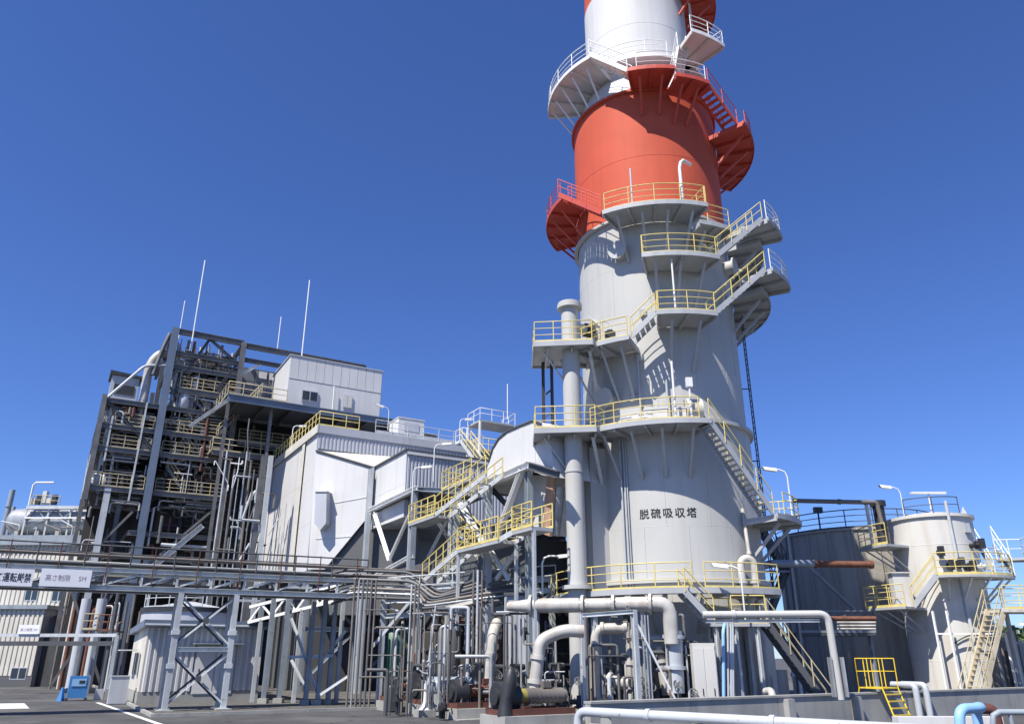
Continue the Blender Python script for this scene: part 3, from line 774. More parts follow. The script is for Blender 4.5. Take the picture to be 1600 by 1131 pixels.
# low right platform with two flights
lp = thing('walkway', 'grey walkway with yellow rails right of the tower foot', 'walkway', PZ(1150, 1090, .1))
d0, d1 = P(1112, 975, 33.4), P(1203, 974, 33.4); d1.z = d0.z = 3.7
b = MB(); b.box(d0 - ZA * .12, d1 - d0, Vector((0, 1.7, 0)), ZA * .12); dk = build(b, 'deck', 'deck', lp)
rail(dk, [d0 + Vector((.9, .04, 0)), d1 + Vector((-.1, .04, 0))], 'yel', mids=(.36, .68), spacing=1.2); rail(dk, [d0 + Vector((.1, 1.66, 0)), d1 + Vector((-.05, 1.66, 0))], 'yel', mids=(.36, .68))
for x in (.2, 1.0, 1.9):
    for y in (.15, 1.55): bar(lp, 'leg', Vector((d0.x + x, d0.y + y, .1)), Vector((d0.x + x, d0.y + y, 3.58)), .14, .14, 'steell', 'ibeam')
stair(lp, d0 + Vector((.15, .6, 0)), P(1066, 925, 33.9), .8, 'deck', 'yel')
stair(lp, Vector((d1.x + 2.3, 33.9, .1)), d1 + Vector((-.05, .5, 0)), .85, 'steeld', 'yelold')
# portal pipe
pp = [P(1098, 960, 32.2), P(1290, 951, 31.6)]; pp[1].z = pp[0].z
pf = Vector((P(1302, 1085, 31.6).x, 31.6, 1.0))
pt_ = pipe('portal_pipe', 'white pipe crossing level then dropping to the bund wall', [pp[0], pp[1] + Vector((.05, 0, 0)), Vector((pp[1].x + .1, 31.6, .9))], .14, 'tower', bend=.35, n=14, flanges=((0, .25),))
bar(pt_, 'guide_beam', pp[0] + Vector((.1, 0, -.25)), pp[1] + Vector((-.3, 0, -.25)), .1, .12, 'galv', 'ibeam')
b = MB(); q = Vector((pp[1].x + .1, 31.6, 1.0)); b.cbox(q - Vector((.22, 0, 0)), .08, .3, 1.4); b.cbox(q + Vector((.24, 0, 0)), .08, .3, 1.4); build(b, 'pipe_clamp', 'galv', pt_)
# ------------------------------------------------------------------ pumps on plinths
pl = [(PZ(607, 1111, 0), 2.0, 1.7), (PZ(657, 1117, 0), 2.0, 1.7), (PZ(714, 1125, 0), 2.5, 1.7), (PZ(789, 1140, 0), 3.3, 1.9)]
plab = ['small brown pump at the far end of the pump row', 'brown pump with rusty motor between the standpipe and pipe posts', 'dark red pump under the straight white discharge pipe', 'dull brown pump with olive guard under the bent white discharge pipe']
for k, (o, w, dp) in enumerate(pl):
    b = MB(); b.box(Vector((o.x, o.y, 0)), U * w, V * dp, ZA * .42)
    tag(build(b, 'plinth', 'conc'), ['low concrete plinth under the small far pump', 'low concrete plinth under the rusty motor pump', 'concrete plinth under the dark red pump', 'broad stained concrete plinth under the olive guarded pump'][k], 'plinth')
    b = MB(); b.box(Vector((o.x, o.y, 0.004)) - U * .1 - V * .35, U * (w + .2), V * .35, ZA * .04)
    struct(build(b, 'apron', 'conc'))
    t = thing('pump', plab[k], 'pump', o + U * w / 2 + V * dp / 2 + ZA * .42)
    z0 = .42; c = Vector((o.x, o.y, z0)) + V * dp * .5
    fb = MB()
    for v_ in (.3, dp - .3): fb.bar(Vector((o.x, o.y, z0 + .11)) + U * .1 + V * v_, Vector((o.x, o.y, z0 + .11)) + U * (w - .1) + V * v_, .12, .22)
    for u_ in (.15, w * .5, w - .15): fb.bar(Vector((o.x, o.y, z0 + .1)) + U * u_ + V * .36, Vector((o.x, o.y, z0 + .1)) + U * u_ + V * (dp - .36), .1, .18)
    build(fb, 'bed_frame', 'brown', t)
    mz = z0 + .62
    b = MB(); b.cyl(c + U * w * .42 + ZA * .62, c + U * (w - .25) + ZA * .62, .27, n=20); b.cyl(c + U * (w - .25) + ZA * .62, c + U * (w - .12) + ZA * .62, .22, n=20); b.cbox(c + U * w * .7 + ZA * .9, .35, .3, .22, U, V)
    mo = build(b, 'motor', ('brown', 'rust', 'brown', 'piped')[k], t)
    for j in range(7):
        f = w * (.46 + .40 * j / 6 * .9); b = MB(); b.cyl(c + U * f + ZA * .62, c + U * (f + .02) + ZA * .62, .285, n=18); build(b, 'cooling_fin', ('brown', 'rust', 'brown', 'piped')[k], mo)
    b = MB(); b.cyl(c + U * w * .34 + ZA * .62, c + U * w * .42 + ZA * .62, .26, n=16); build(b, 'coupling_guard', 'olive' if k == 3 else 'brown', t)
    b = MB(); b.cyl(c + U * .15 + ZA * .62, c + U * w * .30 + ZA * .62, .50, n=22); b.cyl(c + U * .05 + ZA * .62, c + U * .15 + ZA * .62, .30, n=16); b.cbox(c + U * .4 + ZA * .0, .5, .7, .3, U, V); build(b, 'casing', 'dark', t)
# discharge pipes
d3 = pl[2][0] + U * .9 + V * .9; d4 = pl[3][0] + U * .8 + V * .9
for (bx, yb, yt, Y, lbl, turn) in ((762, 1072, 990, d3.y + .6, 'straight white discharge pipe rising from the dark red pump', None), (836, 1068, 985, d4.y + 1.0, 'bent white discharge pipe leaning right above the olive guarded pump', (882, 984))):
    p0, p1 = P(bx, yb, Y), P(bx + 8, yt, Y)
    pts = [Vector((p0.x, p0.y, .9)), p0, p1] if not turn else [Vector((p0.x, p0.y, .9)), p0, P(bx + 8, 1000, Y), P(turn[0], turn[1], Y), P(turn[0] + 30, turn[1] + 2, Y)]
    if not turn: pts.append(p1 + Vector((.15, 1.0, .5)))
    o = pipe('discharge_pipe', lbl, pts, .245, 'pipew', bend=.35, n=18, flanges=((0, .3), (1, .05), (1, .6)))
# tarpaulined pillar on the near plinth, long tank under pipe posts
b = MB(); o = pl[3][0]; c = Vector((o.x, o.y, .42)) + U * .25 + V * .45
b.tube([c, c + Vector((.02, 0, .25)), c + Vector((.06, 0, .6)), c + Vector((.16, 0, 1.0)), c + Vector((.2, .02, 1.35)), c + Vector((.22, .02, 1.55)), c + Vector((.2, .02, 1.68))], [.30, .26, .2, .27, .24, .16, .05], 9)
tag(build(b, 'covered_valve', 'dark'), 'valve wrapped in black sheet at the corner of near plinth', 'valve')
q0, q1 = P(668, 1072, 37.5), P(742, 1070, 37.5)
t = thing('cylinder_tank', 'horizontal grey tank on saddles behind the rusty pump', 'tank', ((q0.x + q1.x) / 2, 37.5, 0))
b = MB(); r_ = .42; zc = q0.z; b.tube([Vector((q0.x - .15, 37.5, zc)), Vector((q0.x, 37.5, zc)), Vector((q1.x, 37.5, zc)), Vector((q1.x + .15, 37.5, zc))], [.2, r_, r_, .2], 20); build(b, 'vessel', 'steel', t)
for f in (.2, .8): b = MB(); b.cbox(Vector((q0.x + (q1.x - q0.x) * f, 37.5, 0)), .2, .7, zc - .3); build(b, 'saddle', 'conc', t)
# standpipe with white flared foot
sp = PZ(657, 1117, 0) - U * .2 - V * .9
t = thing('standpipe', 'white flared standpipe with a cluster of small valves on a block', 'standpipe', sp)
b = MB(); b.cbox(sp, .8, .6, .28, U, V); build(b, 'block', 'conc', t)
b = MB(); b.tube([sp + ZA * .28, sp + ZA * .4, sp + ZA * .6, sp + ZA * 1.3], [.28, .16, .09, .07], 14); build(b, 'stem', 'clad', t)
for k in range(9):
    a = k * 2.4; z = 1.25 + .12 * k; q = sp + ZA * z; d = Vector((math.cos(a), math.sin(a), .25)) * rnd.uniform(.2, .45)
    b = MB(); b.tube([q, q + d * .5, q + d + ZA * .1], .03, 6); b.cyl(q + d + ZA * .06, q + d + ZA * .16, .06, n=8); build(b, 'valve_arm', rnd.choice(('dark', 'steell', 'piped')), t)
b = MB(); b.tube([sp + ZA * 1.2, sp + ZA * 4.6 + Vector((.3, .2, 0))], .04, 8); build(b, 'riser', 'pipeg', t)
# ------------------------------------------------------------------ bundles of upright pipes below the pipe bridge
def bundle(xs, yb, yt, Y, label, m=('piped', 'pipeg', 'steelk', 'galv'), r=.06, grp=None):
    for x in xs:
        p = PZ(x, yb, 0); p = P(x, yb, Y); p.z = .06; q = P(x + (x - 795) * -.00002, yt, Y); top = Vector((p.x, p.y, q.z))
        pipe('upright_pipe', label, [p, top], r * rnd.uniform(.7, 1.2), rnd.choice(m), group=grp, n=10)
bundle((541, 548, 555, 562, 569, 576), 1105, 905, 41.5, '{} pipe in the bundle standing under the bridge end', grp='upright pipe bundle under the bridge end')
bundle((636, 642, 648), 1085, 912, 41.0, '{} pipe in the trio standing left of the pumps', grp='upright pipe trio by the pumps')
bundle((737, 744, 751), 1078, 890, 39.5, '{} upright pipe in trio left of straight discharge pipe', m=('pipeg', 'piped'), grp='upright pipe trio by the discharge pipe')
for kp, (x, Y) in enumerate(((412, 45.5), (436, 46), (478, 44), (497, 44), (513, 44.5))):
    p = P(x, 1085, Y); p.z = .06; q = P(x, 935, Y)
    t = thing('steel_post', ('grey steel post nearest the shed', 'second grey steel post from the shed', 'middle grey steel post between shed and pipe bundle', 'second grey steel post from the pipe bundle', 'grey steel post nearest the upright pipe bundle')[kp] + ', before the dark hoppers', 'post', p, 'steel posts before the dark hoppers'); bar(t, 'shaft', p, Vector((p.x, p.y, q.z)), .22, .22, 'steel', 'ibeam')
    b = MB(); b.cbox(Vector((p.x, p.y, .06)), .5, .5, .25); build(b, 'footing', 'conc', t)
def strut(a, c, Y, label, w=.14, m='steell'):
    t = bar(None, 'brace', P(a[0], a[1], Y), P(c[0], c[1], Y), w, w, m, 'angle'); tag(t, label, 'brace', 'braces under the pipe bridge')
for a, c, Y in (((455, 965), (497, 1085), 44), ((450, 1026), (520, 1024), 44), ((640, 940), (582, 1010), 42), ((455, 1030), (478, 1075), 45), ((540, 985), (512, 1020), 44.6), ((500, 1085), (545, 1055), 43.0)):
    strut(a, c, Y, 'slanting or level steel brace between posts under the bridge')
# ================================================================== white precipitator building
O = P(500, 662, 58.0); ZT = O.z
O0 = Vector((O.x, O.y, 0))
def B1(a, b_, z): return Vector((O0.x, O0.y, z)) + U * a + V * b_
bl = thing('precipitator_building', 'large white clad building on stilts with yellow railed roof', 'building', B1(0, 0, 0))
NF = -V          # outward normal of fronts
NL = -U          # outward normal of flanks
LW = 14.7; ZB = 8.3; ZW = 18.75
b = MB(); b.box(B1(.05, .05, ZB), U * 16, V * (LW - .1), ZA * (ZW - ZB - .02)); build(b, 'core_wall', 'cladg', bl)
panels(bl, B1(.05, LW, 0), -V, LW, ZB, ZW, 5, 3, NL, 'clad', gap=.012, th=.06)
b = MB(); b.box(B1(-.12, -.12, ZW), U * 16.2, V * (LW + .2), ZA * .62); rf = build(b, 'roof', 'cladg', bl)
b = MB(); b.bar(B1(-.17, -.15, ZW + .3), B1(-.17, LW + .1, ZW + .3), .1, .66); build(b, 'gutter', 'cream', rf)
b = MB(); b.corr(B1(-.1, -.02, 0), B1(16, -.02, 0), 17.5, ZW + .55, .3, .03, NF); build(b, 'ribbed_band', 'cladg', bl)
rail(rf, [B1(-.05, LW, ZW + .62), B1(-.05, .05, ZW + .62), B1(3.2, .05, ZW + .62)], 'yel', h=1.15, spacing=.95, r=.04, toe=.15)
rail(rf, [B1(4.6, .05, ZW + .62), B1(14.5, .05, ZW + .62)], 'steell', h=1.15, spacing=1.5, r=.035, toe=.3)
# corner downpipe and rust streak strip
pipe('downpipe', None, [B1(-.12, LW - .6, ZB), B1(-.12, LW - .6, ZW)], .09, 'clad', parent=bl)
b = MB(); b.box(B1(-.135, 3.3, ZB + .2), V * .8, -U * .012, ZA * (ZW - ZB - .2)); build(b, 'stained_strip', mat('rust stained cladding', (0.60, 0.57, 0.50), .6, var=.1, scale=1.5, streak=.75, dirt=(.30, .22, .12)), bl)
# forward hopper face (turned to the light), box extension and sloped roof between
A = Vector((O.x, O.y, P(500, 704, 58).z)) - U * .1
Q = P(636, 704, 52.0)
Bk = Q + V * 6.1
def PV(px, py, a, c):
    n = (c - a).cross(ZA); d = ray(px, py); return CAMP + d * ((a - CAMP).dot(n) / d.dot(n))
fa = [A, Bk, PV(583, 797, A, Bk), PV(507, 889, A, Bk), PV(481, 889, A, Bk)]
nf = (Bk - A).cross(ZA).normalized(); nf = Vector((nf.x, nf.y, 0)).normalized()
if nf.y > 0: nf = -nf
b = MB(); b.prism(fa, -nf * .12); hopper = build(b, 'angled_wall', 'clad', bl)
b = MB(); b.prism([fa[2] - nf * .3, fa[3] - nf * .3 , PV(512, 960, A, Bk) - nf * .3, PV(652, 960, A, Bk) - nf * .3, PV(652, 772, A, Bk) - nf * .3], -nf * .1); build(b, 'hopper', 'cladd', bl)  # shaded hopper underside stands here as a flat dark panel
for pa, pb in (((500, 790), (583, 775)), ((493, 842), (548, 838))):
    bar(hopper, 'seam_strip', PV(*pa, A, Bk) + nf * .01, PV(*pb, A, Bk) + nf * .01, .02, .05, 'clad', up=nf)
bar(bl, 'corner_trim', PV(584, 731, A, Bk) + nf * .05, PV(580, 797, A, Bk) + nf * .05, .22, .22, 'steel')
C_ = PF(672, 718, B1(0, -.12, 15))
b = MB(); b.prism([A, Bk, C_], ZA * -.1); build(b, 'sloped_roof', 'cream', bl)
b = MB(); b.tube([A + nf * .06, Bk + nf * .06], .09, 6); build(b, 'eave_gutter', 'steeld', bl)
# chute on the angled wall
c0, c1, c2, c3 = PV(500, 772, A, Bk), PV(517, 772, A, Bk), PV(516, 820, A, Bk), PV(498, 820, A, Bk)
b = MB(); b.prism([c0, c1, c2, PV(507, 831, A, Bk), c3], nf * .9); build(b, 'chute', 'cladg', bl)
b = MB(); b.prism([PV(499, 770, A, Bk), PV(518.5, 770, A, Bk), PV(518.5, 772, A, Bk), PV(499, 772, A, Bk)], nf * .98); build(b, 'chute_cap', 'clad', bl)
# box extension
zb2 = 11.2
b = MB(); b.box(Vector((Q.x, Q.y, zb2)) + U * .04 + V * .04, U * 10, V * 9, ZA * (Q.z - zb2)); ex = build(b, 'extension', 'cladg', bl)
panels(ex, Vector((Q.x, Q.y, 0)) + V * 6.1 + U * .03, -V, 6.1, zb2, Q.z, 3, 2, NL, 'clad', gap=.012)
b = MB(); b.corr(Vector((Q.x, Q.y, 0)) + V * .03, Vector((Q.x, Q.y, 0)) + U * 10 + V * .03, zb2, Q.z - .25, .26, .05, NF); build(b, 'ribbed_wall', 'cladg', ex)
b = MB(); b.box(Vector((Q.x, Q.y, Q.z)) - U * .15 - V * .15, U * 10.3, V * 9, ZA * .12); build(b, 'flat_roof', 'steeld', ex)
b = MB(); b.bar(Vector((Q.x, Q.y, Q.z - .12)) - V * .1, Vector((Q.x, Q.y, Q.z - .12)) + U * 10 - V * .1, .06, .26); build(b, 'fascia', 'clad', ex)
# lower storey with the void's shade put into its colour, and its columns
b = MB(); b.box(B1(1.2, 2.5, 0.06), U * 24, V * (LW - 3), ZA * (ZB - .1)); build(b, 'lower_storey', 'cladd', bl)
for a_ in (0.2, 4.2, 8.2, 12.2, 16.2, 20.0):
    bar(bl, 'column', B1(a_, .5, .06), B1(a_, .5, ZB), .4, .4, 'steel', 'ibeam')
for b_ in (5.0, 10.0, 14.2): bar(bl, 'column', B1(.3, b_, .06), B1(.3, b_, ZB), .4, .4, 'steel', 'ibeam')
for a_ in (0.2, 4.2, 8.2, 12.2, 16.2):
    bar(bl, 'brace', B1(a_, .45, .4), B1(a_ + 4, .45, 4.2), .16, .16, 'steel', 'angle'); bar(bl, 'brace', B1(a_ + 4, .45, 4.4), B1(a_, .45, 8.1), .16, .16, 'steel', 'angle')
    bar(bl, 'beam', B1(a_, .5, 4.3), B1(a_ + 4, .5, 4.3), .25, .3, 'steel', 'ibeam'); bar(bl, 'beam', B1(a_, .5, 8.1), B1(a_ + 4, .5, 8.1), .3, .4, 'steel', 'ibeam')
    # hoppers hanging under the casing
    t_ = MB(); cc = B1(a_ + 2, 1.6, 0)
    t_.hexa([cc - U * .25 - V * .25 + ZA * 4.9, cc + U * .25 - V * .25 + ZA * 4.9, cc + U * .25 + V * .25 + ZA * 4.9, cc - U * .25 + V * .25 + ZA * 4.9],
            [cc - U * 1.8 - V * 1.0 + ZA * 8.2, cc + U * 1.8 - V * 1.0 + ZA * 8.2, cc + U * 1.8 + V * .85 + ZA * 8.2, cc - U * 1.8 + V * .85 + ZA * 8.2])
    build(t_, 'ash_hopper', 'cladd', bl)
# roof plant
def on_roof(name, label, cat, x0, x1, yt, yb, Y, depth, m, cap=None):
    p0 = P(x0, yb, Y); t = thing(name, label, cat, p0); p1 = PF(x1, yb, p0); h = P(x0, yt, Y).z - p0.z
    L_ = (p1 - p0).dot(U); b = MB(); b.box(p0, U * L_, V * depth, ZA * h); bd = build(b, 'body', m, t)
    return t, p0, L_, h
zr = ZW + .62
t, p0, L_, h = on_roof('rooftop_unit', 'white rooftop fan unit box standing behind the roof rail', 'roof unit', 622, 662, 652, 676, 64.5, 2.2, 'clad')
b = MB(); b.box(p0 - U * .05 - V * .05 + ZA * h, U * (L_ + .1), V * 2.3, ZA * .08); build(b, 'lid', 'clad', t)
b = MB(); b.box(p0 + U * .5 - V * .06 + ZA * .35, U * (L_ - 1.0), V * .05, ZA * (h - .7)); build(b, 'louvre', 'cladg', t)
for u_ in (.2, L_ - .2):
    for v_ in (.2, 2.0): bar(t, 'leg', Vector((p0 + U * u_ + V * v_).to_tuple()), Vector((p0.x, p0.y, zr)) + U * u_ + V * v_, .12, .12, 'steel')
t, p0, L_, h = on_roof('duct_housing', 'long low grey housing on the roof right of the fan unit', 'housing', 632, 712, 677, 703, 62.6, 3.0, 'cladg')
b = MB(); b.corr(p0 - V * .01, p0 + U * L_ - V * .01, p0.z, p0.z + h, .3, .05, NF); build(b, 'ribbed_side', 'cladg', t)
bar(t, 'skid', Vector((p0.x, p0.y, zr)) + V * .3, Vector((p0.x, p0.y, zr)) + U * L_ + V * .3, .3, .12, 'steel')
if p0.z > zr: b = MB(); b.box(Vector((p0.x, p0.y, zr)) + V * .05, U * L_, V * 2.8, ZA * (p0.z - zr)); build(b, 'plinth', 'steeld', t)
for k, (x0, x1, yt, lb) in enumerate(((590, 612, 663, 'low white blower by the roof rail left of fan unit'), (664, 690, 668, 'black and white motor set right of the white fan unit'))):
    p0 = Vector(P(x0, 678, 64)); p0.z = zr; q = PF(x1, 678, p0); t = thing('roof_machine', lb, 'machine', p0); Lm = max(.8, (q - p0).dot(U))
    b = MB(); b.cyl(p0 + ZA * .55, p0 + U * Lm * .6 + ZA * .55, .45, n=16); build(b, 'drum', 'clad' if k == 0 else 'dark', t); b = MB(); b.cbox(p0 + U * Lm * .5, Lm, .9, .2, U, V); build(b, 'skid', 'dark', t)
for x, yb, h_, Y in ((606, 672, 1.9, 59.5), (677, 752, 2.6, 51.0), (643, 800, 2.9, 48.5)):
    p = P(x, yb, Y); lamp_post(['white floodlight on slim post above the building roof rail', 'white floodlight on slim post before the grey ribbed wall', 'white floodlight on slim post over the yellow landing'][int((x == 677) + 2 * (x == 643))], p, h_, U * .9 - V * .3 if x != 606 else -U, group=None, r=.045)
p = P(454, 706, 64.5); lamp_post('white floodlight over the yellow rail along the building flank', p, 2.4, U, group=None, r=.05)
# small access tower at the right end of roof
at_ = thing('roof_access_platform', 'small canopied platform with yellow stair behind the white duct', 'platform', P(765, 715, 60))
p0 = P(750, 655, 60); zc = p0.z
b = MB(); cq = [p0, p0 + U * 3.3 , p0 + U * 3.3 + V * 2.2, p0 + V * 2.2]; b.hexa([q - ZA * .14 for q in cq], cq); cd = build(b, 'canopy_deck', 'deck', at_)
rail(cd, [cq[3], cq[0], cq[1], cq[2]], 'wrail', h=1.0, spacing=1.1, r=.03, toe=0)
zl = zc - 2.6
for q in cq: bar(at_, 'post', Vector((q.x, q.y, 15.9)), q - ZA * .14, .14, .14, 'wrail')
b = MB(); b.hexa([Vector((q.x, q.y, zl - .12)) for q in cq], [Vector((q.x, q.y, zl)) for q in cq]); ld_ = build(b, 'landing', 'deck', at_)
rail(ld_, [Vector((q.x, q.y, zl)) for q in (cq[3], cq[0], cq[1])], 'yel', h=1.1, spacing=.9, r=.035)
stair(at_, P(760, 735, 58.0), P(727, 690, 61.0), .9, 'steell', 'yel', r=.035)
b = MB(); q = P(722, 688, 61.2); b.box(q - ZA * .12, U * 1.3, V * 1.2, ZA * .12); l2 = build(b, 'landing', 'deck', at_); rail(l2, [q + V * 1.2, q, q + U * 1.3], 'wrail', r=.03)
pipe('air_terminal', 'slim lightning rod above the small canopied roof platform', [P(793, 655, 60.5), P(793, 600, 60.5)], .04, 'wrail', cat='lightning rod')
lamp_post('floodlight on thin post at the outer corner of roof access stair', P(718, 690, 61), 2.0, U, group=None)

# ================================================================== duct, its trestle and the yellow stairs
TP = P(578, 797, 56.5)
W1 = TP + U * .5
dc = thing('gas_duct', 'white ribbed gas duct with an S curved shoulder left of tower', 'duct', PS(800, 760, W1))
out = [(757, 768), (758, 748), (763, 722), (770, 700), (779, 685), (792, 674), (812, 665), (832, 657), (846, 662), (858, 668), (866, 745)]
pts = [PS(x, y, W1) for x, y in out]
pts += [PS(848, 742, W1), PS(826, 733, W1)]
b = MB(); b.prism(pts, U * 4.5); build(b, 'shoulder', 'clad', dc)
b = MB()
pu = pts[7]
low = [PS(800, 742, W1 + U * .6), PS(868, 742, W1 + U * .6), PS(866, 800, W1 + U * .6), PS(858, 836, W1 + U * .6), PS(800, 806, W1 + U * .6)]
b.prism(low, U * 3.6); build(b, 'throat', 'clad', dc)
# standing ribs on the lit face
for k in range(1, 13, 3):
    x = 764 + k * 7.2
    ytop = [722, 692, 681, 674, 671, 668, 665, 662, 659, 658, 663, 668, 672][k]; ybot = 768 - (x - 757) * .47 if x < 826 else 738
    bar(dc, 'rib', PS(x, ybot, W1 - U * .02), PS(x, ytop + 2, W1 - U * .005), .03, .02, 'clad')
b = MB(); b.tube([PS(x, y, W1 - U * .03) for x, y in out[2:9]], .06, 6); build(b, 'top_seam', 'steeld', dc)
rb = MB(); rb.prism([PS(858, 745, W1 + U * .5), PS(869, 745, W1 + U * .5), PS(863, 838, W1 + U * .5), PS(852, 834, W1 + U * .5)], -U * .15); build(rb, 'rust_panel', mat('rust washed cladding', (.42, .27, .18), .7, var=.2, scale=1.5, streak=.6, dirt=(.2, .08, .04)), dc)
b = MB(); b.cyl(PS(874, 760, W1 + U * .8), PS(866, 835, W1 + U * .8), .28, n=16); build(b, 'lagged_riser', 'galv', dc)
# trestle
tr = thing('trestle', 'grey steel trestle of columns and diagonals carrying the white duct', 'trestle', Vector((TP.x, TP.y, 0)) - V * 6)
def mem(name, a, c, w, m='steel', off=0.0, shape='ibeam'):
    bar(tr, name, PS(*a, TP + U * off), PS(*c, TP + U * off), w, w, m, shape)
for x0, x1, y in ((580, 575, 733), (648, 645, 764), (713, 711, 786), (763, 760, 755)):
    p = PS(x0, y, TP); bar(tr, 'column', Vector((p.x, p.y, .06)), p, .34, .34, 'steell' if x0 != 648 else 'steel', 'ibeam')
mem('beam', (578, 797), (652, 762), .3, 'wrail'); mem('beam', (652, 764), (735, 767), .28, off=.4); mem('beam', (735, 767), (826, 727), .36, 'wrail')
mem('beam', (826, 727), (874, 742), .34, 'steeld'); mem('beam', (578, 905), (645, 868), .26, 'wrail'); mem('beam', (720, 845), (826, 800), .26, off=.3)
mem('diagonal', (585, 802), (608, 874), .22, 'wrail'); mem('diagonal', (608, 874), (642, 800), .18, 'wrail'); mem('diagonal', (718, 784), (757, 852), .24, 'wrail')
mem('diagonal', (815, 735), (774, 846), .26, 'wrail'); mem('diagonal', (705, 800), (668, 872), .14, 'wrail'); mem('diagonal', (770, 765), (815, 815), .2, 'steeld', .6)
mem('diagonal', (768, 862), (795, 905), .16, 'wrail'); mem('diagonal', (812, 855), (775, 905), .16, 'wrail'); mem('diagonal', (655, 770), (700, 840), .16, 'steeld', .8)
for x0, y in ((826, 730),):
    p = PS(x0, y, TP + U * .2); bar(tr, 'column', Vector((p.x, p.y, .06)), p, .3, .3, 'steel', 'ibeam')
b = MB(); q0, q1 = PS(585, 798, TP + U * .2), PS(650, 765, TP + U * .2); b.hexa([q0 - ZA * .1, q1 - ZA * .1, q1 + U * 5 - ZA * .1, q0 + U * 5 - ZA * .1], [q0, q1, q1 + U * 5, q0 + U * 5]); build(b, 'deck', 'steeld', tr)
b = MB(); q0, q1 = PS(735, 766, TP + U * .2), PS(826, 727, TP + U * .2); b.hexa([q0 - ZA * .1, q1 - ZA * .1, q1 + U * 4 - ZA * .1, q0 + U * 4 - ZA * .1], [q0, q1, q1 + U * 4, q0 + U * 4]); build(b, 'deck', 'steeld', tr)
# dark bulk behind the trestle, shade put into its cladding
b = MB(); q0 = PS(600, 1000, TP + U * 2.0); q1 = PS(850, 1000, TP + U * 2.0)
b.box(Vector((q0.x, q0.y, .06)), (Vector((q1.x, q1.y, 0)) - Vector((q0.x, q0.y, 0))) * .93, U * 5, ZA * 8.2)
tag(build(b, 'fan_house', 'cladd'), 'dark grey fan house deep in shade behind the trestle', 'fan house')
# yellow stairs
SPp = TP - U * 1.3
ys = thing('stair_tower', 'yellow railed zigzag stair climbing the trestle to the duct', 'stairs', Vector((PS(690, 900, SPp).x, PS(690, 900, SPp).y, 0)))
la0, la1 = PS(638, 818, SPp), PS(678, 806, SPp); la1.z = la0.z
def landing(p, q, w=1.1, rails=True, openq=True):
    b = MB(); b.hexa([p - ZA * .16, q - ZA * .16, q + U * w - ZA * .16, p + U * w - ZA * .16], [p, q, q + U * w, p + U * w]); l_ = build(b, 'landing', 'deck', ys)
    rail(l_, [p + U * w, p, q], 'yel', r=.036, spacing=.9, mids=(.36, .68)); rail(l_, [p + U * w, q + U * w], 'yel', r=.036, spacing=1.0, mids=(.36, .68)); return l_
landing(la0, la1); tA = PS(757, 741, SPp)
stair(ys, la1 + U * .55, tA + U * .55, .9, 'steell', 'yel', r=.036, spacing=.9)
lb0, lb1 = PS(714, 859, SPp), PS(778, 845, SPp); lb1.z = lb0.z
landing(lb0, lb1); stair(ys, PS(658, 908, SPp) + U * .55, lb0 + U * .55, .9, 'steell', 'yel', r=.036, spacing=.9)
lc0, lc1 = PS(800, 830, SPp), PS(831, 824, SPp); lc1.z = lc0.z
landing(lc0, lc1); stair(ys, lb1 + U * .55, lc0 + U * .55, .9, 'steell', 'yel', r=.036)
stair(ys, PS(708, 868, SPp) + U * 1.9, PS(672, 818, SPp) + U * 1.9, .8, 'steell', 'yel', r=.036)
td = PS(757, 741, SPp); tb = PS(690, 765, SPp + U * 1.5)
b = MB(); q1 = PS(736, 762, SPp + U * 1.5); q1.z = tb.z; b.hexa([tb - ZA * .12, q1 - ZA * .12, q1 + U * 1.5 - ZA * .12, tb + U * 1.5 - ZA * .12], [tb, q1, q1 + U * 1.5, tb + U * 1.5]); l_ = build(b, 'landing', 'deck', ys); rail(l_, [tb + U * 1.5, tb, q1], 'yel', r=.036, mids=(.36, .68), spacing=.9)
for p in (la0 + U * .1, la1 + U * 1.0, lb0 + U * .1, lb1 + U * 1.0, lc1 + U * .1): bar(ys, 'leg', Vector((p.x, p.y, .06)), p - ZA * .16, .14, .14, 'steell', 'ibeam')
# caged platform between duct and tower
cgp = thing('caged_platform', 'small yellow railed platform tucked between white duct and stand pipe', 'platform', P(862, 745, 40.5))
p = P(843, 728, 41.0); b = MB(); b.box(p - ZA * .12, Vector((1.9, 0, 0)), Vector((0, 1.4, 0)), ZA * .12); l_ = build(b, 'deck', 'wrail', cgp); rail(l_, [p + Vector((0, 1.4, 0)), p, p + Vector((1.6, 0, 0))], 'yel', h=1.3, mids=(.3, .65), spacing=.55)
bar(cgp, 'strut', p + Vector((.2, .7, -.12)), p + Vector((2.0, .7, -2.2)), .12, .12, 'steeld', 'angle')
